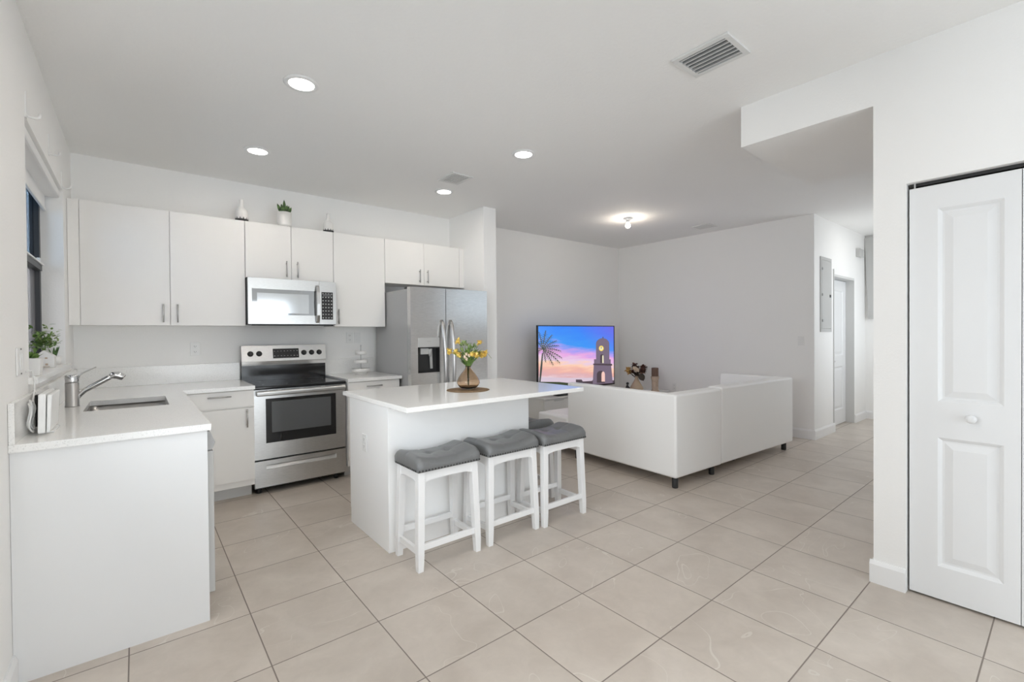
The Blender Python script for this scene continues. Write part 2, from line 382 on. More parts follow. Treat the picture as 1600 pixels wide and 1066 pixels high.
# panelled door leaf: front face at n=0 facing -axis
def leaf_door(mb, u0, u1, z0, z1, panels, to, depth=.035):
    """to(u, n, z) -> world point, n positive = out of the face towards the viewer"""
    def q(a, b_, c, d_, n0=0): mb.add([to(a, n0, c), to(b_, n0, c), to(b_, n0, d_), to(a, n0, d_)], [(0, 1, 2, 3)])
    p0, p1 = panels[0][0], panels[0][1]
    q(u0, p0, z0, z1); q(p1, u1, z0, z1)
    zs = sorted((p[2], p[3]) for p in panels); cur = z0
    for a, b_ in zs: q(p0, p1, cur, a); cur = b_
    q(p0, p1, cur, z1)
    for (a, b_, c, d_) in panels:
        rings = [(0, 0), (.006, -.004), (.016, -.013), (.024, -.013), (.055, -.004)]
        loops = []
        for ins, n in rings:
            loops.append([to(a+ins, n, c+ins), to(b_-ins, n, c+ins), to(b_-ins, n, d_-ins), to(a+ins, n, d_-ins)])
        for i in range(len(loops)-1):
            L0, L1 = loops[i], loops[i+1]
            for k in range(4): mb.add([L0[k], L0[(k+1) % 4], L1[(k+1) % 4], L1[k]], [(0, 1, 2, 3)])
        mb.add(loops[-1], [(0, 1, 2, 3)])
    # edges and back
    c8 = [to(u0, 0, z0), to(u1, 0, z0), to(u1, 0, z1), to(u0, 0, z1), to(u0, -depth, z0), to(u1, -depth, z0), to(u1, -depth, z1), to(u0, -depth, z1)]
    mb.add(c8, [(0, 1, 5, 4), (1, 2, 6, 5), (2, 3, 7, 6), (3, 0, 4, 7), (4, 5, 6, 7)])
d1 = thing('door_1', 'white two panel bifold closet door with a small round knob', 'door', (3.10, .14, 0), kind='structure')
PX = 3.079
for k, (ya, yb_) in enumerate(((.152, .539), (-.242, .1495))):
    mb = MB(); w0 = yb_-.108; w1 = ya+.053
    if k: w0, w1 = yb_-.056, ya+.108
    leaf_door(mb, ya, yb_, .012, 2.071, [(w1, w0, .175, .818), (w1, w0, .995, 1.953)], lambda uu, n, z: (PX-n, uu, z))
    lf = obj('door_leaf', mb, 'door', d1)
    if k == 0:
        kn = MB().tube([(PX+.002, .311, .927), (PX-.012, .311, .927), (PX-.018, .311, .927), (PX-.026, .311, .927), (PX-.033, .311, .927), (PX-.036, .311, .927)], [.012, .011, .019, .021, .017, .006], 20)
        obj('door_knob', kn, 'door', lf)
obj('track', B(3.10, 3.13, -.24, .54, 2.084, 2.0995), 'black_matte', d1)  # coloured black to give the shade of the gap over the leaves
obj('pivot_pin', B(3.085, 3.092, .516, .522, 2.0705, 2.0995), 'grey_panel', d1)

d2 = thing('door_2', 'white panelled door recessed in the far hallway wall', 'door', (7.70, 2.16, 0), kind='structure')
mb = MB()
leaf_door(mb, 7.258, 8.138, .012, 2.07, [(7.38, 8.02, .22, .84), (7.38, 8.02, 1.0, 1.93)], lambda uu, n, z: (uu, 2.150-n, z))
obj('door_leaf', mb, 'door', d2)
obj('jamb', MB().box(8.139, 8.1449, 2.046, 2.24, 0, 2.1149).box(7.2501, 7.256, 2.046, 2.24, 0, 2.1149).box(7.256, 8.139, 2.046, 2.24, 2.085, 2.1149), 'toe', d2)
obj('door_lever', MB().tube([(7.33, 2.150, .93), (7.33, 2.10, .93), (7.34, 2.09, .93), (7.44, 2.09, .93)], .009, 10), 'handle', d2)
struct('trim_1', B(7.212, 7.226, 2.034, 2.0449, .121, 2.18), 'toe')
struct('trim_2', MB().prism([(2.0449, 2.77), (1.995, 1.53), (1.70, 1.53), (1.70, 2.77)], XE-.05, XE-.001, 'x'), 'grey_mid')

# ------------------------------------------------------------------ kitchen window
wn = thing('window_1', 'dark framed kitchen window with tinted upper pane and grey insect screen', 'window', (-.53, 3.77, wz0), kind='structure')
fx0, fx1 = -.545, -.50
mb = MB(); mb.box(fx0, fx1, wy0, wy0+.05, wz0, wz1).box(fx0, fx1, wy1-.05, wy1, wz0, wz1).box(fx0, fx1, wy0+.05, wy1-.05, wz0, wz0+.05).box(fx0, fx1, wy0+.05, wy1-.05, wz1-.05, wz1)
obj('window_frame', mb, 'frame_dark', wn)
obj('meeting_rail', MB().box(fx0, fx1+.012, wy0+.05, wy1-.05, 1.80, 1.845), 'frame_dark', wn)
obj('rail_cap', MB().box(fx1+.012, fx1+.02, wy0+.05, wy1-.03, 1.838, 1.848), 'trim', wn)
obj('sash_latch', MB().box(fx1, fx1+.016, 4.30, 4.335, 1.848, 1.875), 'plastic', wn)
obj('glass_pane', B(-.53, -.525, wy0+.05, wy1-.05, 1.845, wz1-.05), 'tint_glass', wn)
obj('insect_screen', B(-.53, -.525, wy0+.05, wy1-.05, wz0+.05, 1.80), 'screen_mesh', wn)
obj('sill', B(-.499, XL+.03, wy0-.02, wy1+.02, wz0-.03, wz0), 'granite', wn)
t = thing('roller_blind', 'rolled up white roller blind at the top of the kitchen window', 'blind', (-.44, 3.77, 2.28))
obj('cassette', B(-.485, -.40, wy0+.01, wy1-.01, 2.315, 2.373), 'trim', t, bevel=.012)
obj('fabric', B(-.475, -.472, wy0+.03, wy1-.03, 2.235, 2.315), 'trim', t)
obj('bottom_rail', B(-.482, -.466, wy0+.03, wy1-.03, 2.212, 2.235), 'plastic', t, bevel=.004)
def bracket(y, z, label):
    mb = MB().box(XL, XL+.005, y-.012, y+.012, z-.005, z+.115)
    mb.tube([(XL+.003, y, z+.012), (XL+.012, y, z+.002), (XL+.034, y, z), (XL+.046, y, z+.006), (XL+.050, y, z+.024)], .006, 8)
    single('curtain_bracket', mb, 'plastic', label, 'bracket', (XL, y, z), 'curtain brackets over the kitchen window')
bracket(3.08, 2.375, 'white curtain rod bracket over the window, nearest the viewer')
bracket(3.81, 2.425, 'white curtain rod bracket over the middle of the window')
bracket(4.40, 2.375, 'white curtain rod bracket over the window, next to the upper cabinets')

# ------------------------------------------------------------------ base cabinets and counters (left run)
ZC0, ZC1 = .908, .938
def bar_handle(mb, p0, p1, out, rad=.0055):
    p0, p1, out = Vector(p0), Vector(p1), Vector(out); d = (p1-p0)
    mb.tube([p0+out, p1+out], rad, 10)
    for t_ in (.14, .86): mb.tube([p0+d*t_, p0+d*t_+out], rad*.75, 8)
    return mb
single('end_panel', B(XL+.001, .2542, 2.596, 2.616, 0, ZC0), 'panel', 'tall flat white panel closing the near end of the sink counter', 'cabinet panel', (-.07, 2.606, 0))
t = thing('dishwasher', 'stainless dishwasher under the sink counter, edge showing beside the white end panel', 'dishwasher', (-.05, 2.92, 0))
obj('tub', B(-.37, .235, 2.62, 3.215, .10, ZC0-.003), 'fridge_side', t)
obj('door', B(.236, .281, 2.622, 3.213, .12, .80), 'grey_panel', t, bevel=.004)
obj('control_strip', MB().prism([(.236, .805), (.275, .805), (.288, .84), (.268, .895), (.236, .895)], 2.622, 3.213, 'y'), 'fridge_side', t)
obj('kick_plate', B(.20, .234, 2.63, 3.205, 0, .10), 'black_matte', t)
t = thing('sink_cabinet', 'white base cabinet under the kitchen sink', 'cabinet', (-.05, 3.75, 0))
obj('carcass', MB().box(-.37, .235, 3.218, 3.236, .10, ZC0-.002).box(-.37, .235, 4.29, 4.308, .10, ZC0-.002).box(-.37, .235, 3.236, 4.29, .10, .12).box(-.37, -.35, 3.236, 4.29, .12, ZC0-.002), 'cabinet', t)
for a, b_ in ((3.22, 3.762), (3.766, 4.306)):
    dr = obj('door', B(.236, .254, a, b_, .115, .90), 'cabinet', t, bevel=.001)
    hy = b_-.05 if a < 3.5 else a+.05
    obj('handle', bar_handle(MB(), (.254, hy, .62), (.254, hy, .77), (.026, 0, 0)), 'handle', dr)
obj('toe_kick', B(.16, .18, 3.22, 4.306, 0, .10), 'toe', t)

YF = 4.315   # front plane of the back-wall base doors
def base_cab(name, label, x0, x1, hside, drawer_z=.762):
    t = thing(name, label, 'cabinet', ((x0+x1)/2, 4.65, 0))
    obj('carcass', B(x0+.002, x1-.002, YF+.019, YB-.02, .11, ZC0-.002), 'cabinet', t)
    dw = obj('drawer', B(x0+.003, x1-.003, YF, YF+.018, drawer_z+.006, .900), 'cabinet', t, bevel=.001)
    return t, dw
t, dw = base_cab('base_cabinet', 'white base cabinet with one drawer between the sink corner and the range', .256, .754, 1)
obj('handle', bar_handle(MB(), (.425, YF, .862), (.585, YF, .862), (0, -.026, 0)), 'handle', dw)
dr = obj('door', B(.259, .751, YF, YF+.018, .162, .756), 'cabinet', t, bevel=.001)
obj('handle', bar_handle(MB(), (.697, YF, .600), (.697, YF, .746), (0, -.026, 0)), 'handle', dr)
obj('toe_kick', B(.258, .745, 4.44, 4.455, 0, .11), 'toe', t)
t, dw = base_cab('base_cabinet', 'white base cabinet with a drawer between the range and the refrigerator', 1.530, 2.055, -1)
obj('handle', bar_handle(MB(), (1.705, YF, .858), (1.86, YF, .858), (0, -.026, 0)), 'handle', dw)
dr = obj('door', B(1.533, 2.052, YF, YF+.018, .162, .756), 'cabinet', t, bevel=.001)
obj('handle', bar_handle(MB(), (1.585, YF, .600), (1.585, YF, .746), (0, -.026, 0)), 'handle', dr)
obj('toe_kick', B(1.532, 2.053, 4.44, 4.455, 0, .11), 'toe', t)

# L-shaped counter with the sink cut out
t = thing('countertop', 'L-shaped white quartz countertop holding the sink and faucet', 'countertop', (0, 3.8, ZC0))
sx0, sx1, sy0, sy1 = -.235, .150, 3.47, 4.00
mb = MB()
mb.box(XL+.001, .268, 2.575, sy0, ZC0, ZC1); mb.box(XL+.001, sx0, sy0, sy1, ZC0, ZC1); mb.box(sx1, .268, sy0, sy1, ZC0, ZC1)
mb.box(XL+.001, .268, sy1, 4.29, ZC0, ZC1); mb.box(XL+.001, .7555, 4.29, YB-.001, ZC0, ZC1)
obj('slab', mb, 'granite', t)
single('backsplash', B(XL+.0195, .7555, YB-.02, YB-.001, ZC1, 1.098), 'granite', 'low white quartz backsplash on the back wall between the window corner and the range', 'backsplash', (.18, YB-.01, ZC1), bevel=.002)
single('backsplash', B(XL+.001, XL+.019, 2.578, 3.03, ZC1, 1.098), 'granite', 'short white quartz backsplash on the window wall behind the white router', 'backsplash', (XL+.01, 2.8, ZC1), bevel=.002)
single('backsplash', B(XL+.001, XL+.019, 3.075, YB-.001, ZC1, 1.098), 'granite', 'long white quartz backsplash under the kitchen window behind the faucet', 'backsplash', (XL+.01, 4.0, ZC1), bevel=.002)
t = thing('countertop', 'short white quartz countertop between the range and the refrigerator', 'countertop', (1.79, 4.65, ZC0))
obj('slab', B(1.5265, 2.070, 4.29, YB-.001, ZC0, ZC1), 'granite', t, bevel=.002)
single('backsplash', B(1.5265, 2.066, YB-.02, YB-.001, ZC1, 1.098), 'granite', 'low white quartz backsplash behind the white tiered tray', 'backsplash', (1.8, YB-.01, ZC1), bevel=.002)

# sink bowl
def rrect(x0, x1, y0, y1, rad, n=5):
    pts = []
    for cx, cy, a0 in ((x1-rad, y1-rad, 0), (x0+rad, y1-rad, PI/2), (x0+rad, y0+rad, PI), (x1-rad, y0+rad, 1.5*PI)):
        for k in range(n+1): a = a0+PI/2*k/n; pts.append((cx+rad*math.cos(a), cy+rad*math.sin(a)))
    return pts
t = thing('sink', 'rectangular undermount stainless steel kitchen sink', 'sink', (-.04, 3.735, .72))
prof = [(0.004, ZC0-.001, .03), (0, ZC0-.002, .045), (.004, .80, .05), (.012, .735, .06), (.03, .722, .06)]
loops = []
for ins, z, rad in prof: loops.append([(p[0], p[1], z) for p in rrect(sx0+ins, sx1-ins, sy0+ins, sy1-ins, rad)])
mb = MB(); n = len(loops[0])
for i in range(len(loops)-1): mb.add(loops[i]+loops[i+1], [(k, (k+1) % n, n+(k+1) % n, n+k) for k in range(n)], 0, True)
mb.add(loops[-1], [tuple(range(n))])
obj('bowl', mb, 'steel_dark', t, solid=.0015)
obj('drain', MB().lathe([(.044, .7235), (.044, .726), (.03, .727), (.028, .7245)], -.04, 3.735, 24), 'chrome', t)
# corner fillers under the counter cut so the opening reads as rounded
# faucet
t = thing('faucet', 'stainless pull-out kitchen faucet with an angled spout and thin lever', 'faucet', (-.300, 3.775, ZC1))
fxc, fyc = -.300, 3.775
obj('body', MB().lathe([(.033, ZC1), (.033, ZC1+.006), (.0315, ZC1+.008), (.0315, 1.078), (.030, 1.081)], fxc, fyc, 28), 'handle', t)
obj('cap', MB().lathe([(.031, 1.084), (.0315, 1.087), (.0315, 1.121), (.029, 1.126)], fxc, fyc, 28), 'chrome', t)
sp = obj('spout', MB().tube([(fxc+.015, fyc, .975), (fxc+.032, fyc, 1.005), (fxc+.055, fyc, 1.030), (fxc+.10, fyc, 1.058), (fxc+.16, fyc, 1.096), (fxc+.178, fyc, 1.108)], [.012, .0135, .0145, .015, .0155, .0155], 16), 'chrome', t)
obj('spray_head', MB().tube([(fxc+.176, fyc, 1.107), (fxc+.184, fyc, 1.112), (fxc+.206, fyc, 1.112), (fxc+.228, fyc, 1.100), (fxc+.236, fyc, 1.094)], [.017, .022, .0235, .022, .018], 18), 'chrome', sp)
obj('lever', MB().tube([(fxc+.026, fyc, 1.100), (fxc+.032, fyc, 1.122), (fxc+.045, fyc, 1.134), (fxc+.075, fyc, 1.150), (fxc+.108, fyc, 1.168)], [.005, .005, .0045, .004, .0035], 8), 'handle', t)

# ------------------------------------------------------------------ upper cabinets
YU = 4.68
def upper(name, label, x0, x1, z0, z1, splits, handles, filler=None):
    t = thing(name, label, 'cabinet', ((x0+x1)/2, 4.86, z0), group=None)
    obj('carcass', B(x0+.002, x1-.002, YU+.019, YB-.001, z0+.002, z1-.001), 'cabinet', t)
    if filler: obj('filler_panel', B(filler[0]+.001, filler[1]-.001, YU+.002, YU+.018, z0, z1), 'cabinet', t)
    for (a, b_), hx in zip(splits, handles):
        dr = obj('door', B(a+.0018, b_-.0018, YU, YU+.018, z0, z1), 'cabinet', t, bevel=.001)
        obj('handle', bar_handle(MB(), (hx, YU, z0+.024), (hx, YU, z0+.172), (0, -.026, 0)), 'handle', dr)
upper('upper_cabinet', 'tall white wall cabinet with two doors beside the kitchen window', XL+.001, .7585, 1.441, 2.375, [(-.320, .219), (.219, .7585)], [.172, .266], (XL+.001, -.320))
upper('upper_cabinet', 'short white wall cabinet with two doors over the microwave', .7595, 1.530, 1.873, 2.376, [(.7595, 1.142), (1.142, 1.530)], [1.097, 1.192])
upper('upper_cabinet', 'tall white wall cabinet with a single door between the microwave and refrigerator', 1.531, 2.070, 1.437, 2.376, [(1.531, 2.070)], [1.572])
upper('upper_cabinet', 'short white wall cabinet with two doors above the refrigerator', 2.071, 3.084, 1.908, 2.379, [(2.071, 2.538), (2.538, 3.012)], [2.481, 2.580], (3.013, 3.084))

# ------------------------------------------------------------------ microwave
x0, x1, z0, z1, YM = .762, 1.528, 1.452, 1.871, 4.60
t = thing('microwave', 'stainless over-the-range microwave with a curved vertical handle', 'microwave', (1.145, 4.8, z0))
obj('housing', B(x0, x1, YM+.03, YB-.01, z0, z1), 'black_matte', t)
obj('vent_strip', B(x0+.03, x1-.03, YM+.008, YM+.03, z0-.010, z0), 'black_matte', t)
xs = 1.368
dr = MB(); dz0, dz1 = z0+.004, z1-.003
gx_0, gx_1, gz_0, gz_1 = .795, 1.338, 1.538, 1.772
dr.box(x0+.002, gx_0, YM, YM+.029, dz0, dz1); dr.box(gx_1, xs-.001, YM, YM+.029, dz0, dz1); dr.box(gx_0, gx_1, YM, YM+.029, dz0, gz_0); dr.box(gx_0, gx_1, YM, YM+.029, gz_1, dz1)
dr = obj('door', dr, 'steel', t)
g = obj('door_glass', B(gx_0+.0005, gx_1-.0005, YM+.001, YM+.028, gz_0+.0005, gz_1-.0005), 'micro_glass', dr)
obj('viewing_window', B(.835, 1.272, YM, YM+.001, 1.555, 1.735), 'micro_window', dr)
hp = [(1.347, YM-.002, 1.468), (1.347, YM-.030, 1.482), (1.347, YM-.047, 1.54), (1.347, YM-.055, 1.648), (1.347, YM-.047, 1.756), (1.347, YM-.030, 1.814), (1.347, YM-.002, 1.828)]
hb = MB()
for i in range(len(hp)-1):
    a, b_ = hp[i], hp[i+1]
    hb.hexa([(a[0]-.014, a[1], a[2]), (a[0]+.014, a[1], a[2]), (a[0]+.014, a[1]+.012, a[2]), (a[0]-.014, a[1]+.012, a[2])], [(b_[0]-.014, b_[1], b_[2]), (b_[0]+.014, b_[1], b_[2]), (b_[0]+.014, b_[1]+.012, b_[2]), (b_[0]-.014, b_[1]+.012, b_[2])])
obj('handle', hb, 'chrome', dr)
cp = MB(); cx0, cx1, cz0, cz1 = 1.388, 1.496, 1.502, 1.768
cp.box(xs+.001, cx0, YM, YM+.029, dz0, dz1); cp.box(cx1, x1-.002, YM, YM+.029, dz0, dz1); cp.box(cx0, cx1, YM, YM+.029, dz0, cz0); cp.box(cx0, cx1, YM, YM+.029, cz1, dz1)
cpo = obj('control_panel', cp, 'steel', t)
obj('keypad', B(cx0+.0005, cx1-.0005, YM+.0005, YM+.028, cz0+.0005, cz1-.0005), 'keys', cpo)
obj('display', B(cx0+.012, cx1-.012, YM-.0003, YM+.0005, cz1-.042, cz1-.018), 'oven_glass', cpo)

# ------------------------------------------------------------------ range
x0, x1, YR = .7585, 1.5225, 4.36
t = thing('range', 'freestanding stainless electric range with black glass cooktop', 'range', (1.14, 4.65, 0))
obj('body', B(x0+.002, x1-.002, YR+.03, 4.985, .045, .894), 'black_matte', t)
obj('cooktop', MB().box(x0, x1, YR-.018, 4.94, .896, .921), 'black', t, bevel=.008, seg=3)
for bx, by, br in ((.95, 4.50, .10), (1.34, 4.50, .085), (.95, 4.77, .075), (1.34, 4.77, .10)):
    N = 40; vs = []; fs = []
    for k in range(N):
        a = 2*PI*k/N
        vs += [(bx+(br-.0014)*math.cos(a), by+(br-.0014)*math.sin(a), .9213), (bx+br*math.cos(a), by+br*math.sin(a), .9213)]
    for k in range(N): fs.append((2*k, 2*k+1, (2*k+3) % (2*N), (2*k+2) % (2*N)))
    obj('burner_ring', MB().add(vs, fs), 'grey_panel', t)
for a in (x0-.0008, x1-.003): obj('cooktop_trim', B(a, a+.0038, YR, 4.93, .9215, .9232), 'handle', t)
bg = obj('backguard', MB().prism([(4.94, .921), (4.985, .921), (4.985, 1.25), (4.955, 1.25), (4.925, 1.10), (4.93, 1.07), (4.94, 1.065)], x0+.002, x1-.002, 'x'), 'black', t)
obj('control_fascia', MB().prism([(4.9248, 1.105), (4.9190, 1.105), (4.9490, 1.256), (4.985, 1.256), (4.985, 1.2505), (4.9549, 1.2505)], x0, x1, 'x'), 'steel', bg)
obj('lower_trim', MB().prism([(4.9248, 1.104), (4.9185, 1.104), (4.9225, 1.066), (4.9295, 1.066)], x0, x1, 'x'), 'chrome', bg)
def fas(z): return 4.9190+(z-1.105)*(.03/.151)
fn = Vector((0, -.151, .03)).normalized()
for kx in (.833, .907, 1.310, 1.384, 1.458):
    c = Vector((kx, fas(1.178), 1.178))
    kb = MB().tube([c, c+fn*.004, c+fn*.006, c+fn*.022, c+fn*.024], [.026, .026, .0215, .019, .016], 22)
    kb.hexa([c+fn*.024+Vector((-.004, 0, -.017)), c+fn*.024+Vector((.004, 0, -.017)), c+fn*.024+Vector((.004, 0, .017)), c+fn*.024+Vector((-.004, 0, .017))],
            [c+fn*.031+Vector((-.003, 0, -.016)), c+fn*.031+Vector((.003, 0, -.016)), c+fn*.031+Vector((.003, 0, .016)), c+fn*.031+Vector((-.003, 0, .016))])
    obj('knob', kb, 'black_matte', t)
def fq(xa, xb, za, zb, off): return [(xa, fas(za)-off, za), (xb, fas(za)-off, za), (xb, fas(zb)-off, zb), (xa, fas(zb)-off, zb)]
db = MB(); db.hexa(fq(1.026, 1.262, 1.130, 1.222, .0), fq(1.026, 1.262, 1.130, 1.222, .0025))
obj('display', db, 'display', t)
dz0, dz1 = .298, .890
ga, gb, gc, gd_ = .846, 1.434, .432, .812
dm = MB(); dm.box(x0, ga, YR, YR+.03, dz0, dz1); dm.box(gb, x1, YR, YR+.03, dz0, dz1); dm.box(ga, gb, YR, YR+.03, dz0, gc); dm.box(ga, gb, YR, YR+.03, gd_, dz1)
dm = obj('oven_door', dm, 'steel', t)
obj('door_glass', B(ga+.0005, gb-.0005, YR+.0005, YR+.029, gc+.0005, gd_-.0005), 'black', dm)
obj('viewing_window', B(.892, 1.388, YR-.0003, YR+.0005, .518, .785), 'oven_glass', dm)
hb = MB().prism([(YR-.050, .845), (YR-.052, .872), (YR-.044, .884), (YR-.034, .884), (YR-.030, .850), (YR-.036, .838)], x0+.012, x1-.012, 'x')
for a in (x0+.012, x1-.037): hb.box(a, a+.025, YR-.034, YR, .846, .878)
obj('handle', hb, 'steel', dm, bevel=.005)
obj('vent_slots', MB().box(.79, .86, YR-.0004, YR, .879, .883).box(.88, .94, YR-.0004, YR, .879, .883).box(.97, 1.12, YR-.0004, YR, .879, .883).box(1.15, 1.30, YR-.0004, YR, .879, .883).box(1.34, 1.49, YR-.0004, YR, .879, .883), 'black_matte', dm)
wm = MB(); wz_0, wz_1 = .060, .284
wm.box(x0, .846, YR, YR+.03, wz_0, wz_1); wm.box(1.434, x1, YR, YR+.03, wz_0, wz_1); wm.box(.846, 1.434, YR, YR+.03, wz_0, .208); wm.box(.846, 1.434, YR, YR+.03, .246, wz_1)
wmo = obj('drawer', wm, 'steel', t)
obj('drawer_grip', MB().hexa([(.846, YR+.010, .208), (1.434, YR+.010, .208), (1.434, YR+.029, .208), (.846, YR+.029, .208)], [(.846, YR+.026, .246), (1.434, YR+.026, .246), (1.434, YR+.029, .246), (.846, YR+.029, .246)]), 'steel', wmo)
for a in (.80, 1.45):
    for y in (YR+.07, 4.93): obj('foot', MB().lathe([(.02, 0), (.02, .045)], a, y, 14), 'black_matte', t)

# ------------------------------------------------------------------ refrigerator
x0, x1, YD = 2.084, 3.010, 4.12
t = thing('refrigerator', 'side-by-side stainless refrigerator with an ice and water dispenser', 'refrigerator', (2.55, 4.55, 0))
obj('cabinet', B(x0+.002, x1-.004, YD+.085, 4.965, .03, 1.805), 'fridge_side', t, bevel=.004)
for a in (x0+.02, x1-.15): obj('hinge_cover', B(a, a+.13, YD+.06, YD+.17, 1.806, 1.828), 'black_matte', t)
obj('kick_grille', B(x0+.02, x1-.02, YD+.05, YD+.084, .01, .085), 'black_matte', t)
obj('gasket', B(x0+.012, x1-.012, YD+.072, YD+.084, .10, 1.80), 'black_matte', t)
xm = 2.484
a0, a1, b0, b1 = 2.160, 2.405, .965, 1.318
dm = MB(); zt = 1.822
dm.box(x0, a0, YD, YD+.07, .09, zt); dm.box(a1, xm-.003, YD, YD+.07, .09, zt); dm.box(a0, a1, YD, YD+.07, .09, b0); dm.box(a0, a1, YD, YD+.07, b1, zt)
fd = obj('freezer_door', dm, 'fridge_steel', t)
obj('dispenser_bezel', MB().box(a0+.0005, a1-.0005, YD-.003, YD+.03, 1.222, b1-.0005), 'grey_panel', fd, bevel=.003)
obj('dispenser_mark', B(2.262, 2.305, YD-.0036, YD-.003, 1.276, 1.281), 'fridge_side', fd)
cv = MB(); cv.box(a0+.0005, a1-.0005, YD+.062, YD+.066, b0+.0005, 1.2215); cv.box(a0+.0005, a0+.004, YD-.002, YD+.062, b0+.0005, 1.2215); cv.box(a1-.004, a1-.0005, YD-.002, YD+.062, b0+.0005, 1.2215); cv.box(a0+.004, a1-.004, YD-.002, YD+.062, b0+.0005, b0+.006); cv.box(a0+.004, a1-.004, YD+.0, YD+.062, 1.212, 1.2215)
obj('dispenser_recess', cv, 'black_matte', fd)
obj('dispenser_paddle', MB().hexa([(2.325, YD+.050, 1.00), (2.352, YD+.050, 1.00), (2.352, YD+.056, 1.00), (2.325, YD+.056, 1.00)], [(2.305, YD+.03, 1.19), (2.335, YD+.03, 1.19), (2.335, YD+.040, 1.19), (2.305, YD+.040, 1.19)]).box(2.20, 2.29, YD+.02, YD+.055, 1.15, 1.21), 'grey_panel', fd)
obj('ice_chute', MB().lathe([(.012, 1.13), (.024, 1.205)], 2.31, YD+.03, 14), 'grey_panel', fd)
rd = obj('refrigerator_door', B(xm+.003, x1, YD, YD+.07, .09, zt), 'fridge_steel', t)
def fr_handle(x, par):
    pts = []
    for k in range(17):
        s_ = k/16; z = .60+.895*s_; pts.append((x, YD-.004-.066*math.sin(PI*s_)**.55, z))
    obj('handle', MB().tube(pts, [.012]+[.0195]*15+[.012], 14), 'handle', par)
fr_handle(2.434, fd); fr_handle(2.538, rd)

# ------------------------------------------------------------------ island
ix0, ix1, iy0, iy1 = 1.190, 2.340, 2.670, 3.335
t = thing('island', 'white kitchen island with an overhanging white quartz top', 'island', (1.765, 3.0, 0))
obj('body', B(ix0, ix1, iy0, iy1-.02, 0, ZC0), 'island', t, bevel=.002)
for a in (ix0+.004, (ix0+ix1)/2+.002):
    dr = obj('door', B(a, a+(ix1-ix0)/2-.006, iy1-.019, iy1, .10, .90), 'cabinet', t, bevel=.001)
    obj('handle', bar_handle(MB(), (a+.06, iy1, .66), (a+.06, iy1, .82), (0, .026, 0)), 'handle', dr)
obj('top', B(1.168, 2.632, 2.366, 3.40, ZC0, ZC1), 'granite', t, bevel=.003)
def plate(name, p, axis, w, h, label, cat='outlet', slots=True, group=None, toggles=0, screws=False):
    """wall plate: axis = outward normal ('-x','+x','-y')"""
    px_, py_, pz_ = p
    mb = MB()
    def bx(u0, u1, v0, v1, n0, n1):
        if axis == '-y': return (px_+u0, px_+u1, py_-n1, py_-n0, pz_+v0, pz_+v1)
        if axis == '-x': return (px_-n1, px_-n0, py_+u0, py_+u1, pz_+v0, pz_+v1)
        return (px_+n0, px_+n1, py_+u0, py_+u1, pz_+v0, pz_+v1)
    root = thing(name, label, cat, p, group=group)
    mb.box(*bx(-w/2, w/2, -h/2, h/2, .0005, .006)); obj('cover_plate', mb, 'plastic', root, bevel=.002)
    if slots:
        for s_ in (-1, 1):
            fo = obj('receptacle', MB().box(*bx(-.016, .016, s_*.024-.014, s_*.024+.014, .006, .0075)), 'plastic', root)
            obj('slots', MB().box(*bx(-.008, -.0055, s_*.024-.003, s_*.024+.007, .0075, .0078)).box(*bx(.0055, .008, s_*.024-.003, s_*.024+.006, .0075, .0078)).box(*bx(-.002, .002, s_*.024-.010, s_*.024-.006, .0075, .0078)), 'slot', fo)
    for k in range(toggles):
        c = (k-(toggles-1)/2)*.046
        obj('rocker', MB().box(*bx(c-.016, c+.016, -.033, .033, .006, .0095)), 'plastic', root, bevel=.0015)
    if screws:
        for s_ in (-1, 1): obj('screw', MB().box(*bx(-.010, .010, s_*.052-.003, s_*.052+.003, .006, .0068)), 'slot', root)
    return root
plate('wall_outlet', (ix0, 3.04, .62), '+x' if False else '-x', .072, .116, 'white power outlet on the end face of the island', slots=True)
plate('wall_outlet', (.408, YB, 1.235), '-y', .072, .116, 'white power outlet above the backsplash by the range')
plate('wall_outlet', (1.805, YB, 1.322), '-y', .072, .116, 'white power outlet on the wall behind the tiered tray, nearer the range')
plate('light_switch', (1.890, YB, 1.322), '-y', .072, .116, 'white switch on the wall behind the tiered tray, nearer the refrigerator', 'switch', False, toggles=1)
plate('light_switch', (XL, 2.83, 1.25), '+x', .15, .116, 'white double switch plate on the wall left of the kitchen window', 'switch', False, toggles=2, screws=True)
plate('light_switch', (XV, 2.19, 1.23), '-x', .075, .12, 'white light switch on the living room wall near the hallway corner', 'switch', False, toggles=1)
plate('wall_outlet', (XV, 3.96, .50), '-x', .072, .116, 'white power outlet low on the living room wall behind the sofa')

# placemat, glass vase with yellow flowers
single('placemat', MB().lathe([(.155, ZC1+.0003), (.158, ZC1+.002), (.155, ZC1+.004)], 1.885, 2.825, 48), 'mat', 'round brown woven placemat on the island', 'placemat', (1.885, 2.825, ZC1))
vx, vy, vz = 1.895, 2.835, ZC1+.0045
t = thing('vase', 'amber glass teardrop vase on the brown placemat', 'vase', (vx, vy, vz))
outer = [(.028, 0), (.050, .006), (.072, .024), (.087, .046), (.086, .060), (.074, .088), (.054, .116), (.033, .140), (.021, .156), (.019, .164), (.023, .172)]
inner = [(rr-.0025, z) for rr, z in reversed(outer[2:])]+[(.045, .014), (.012, .010)]
fl = 6
vs = []; fs = []; prof = outer+inner; N = 36
for rr, z in prof:
    for k in range(N):
        a = 2*PI*k/N; rq = rr*(1+.025*math.cos(fl*a)*(1 if .01 < z < .14 else 0)); vs.append((vx+rq*math.cos(a), vy+rq*math.sin(a), vz+z))
for i in range(len(prof)-1):
    for k in range(N): fs.append((i*N+k, i*N+(k+1) % N, (i+1)*N+(k+1) % N, (i+1)*N+k))
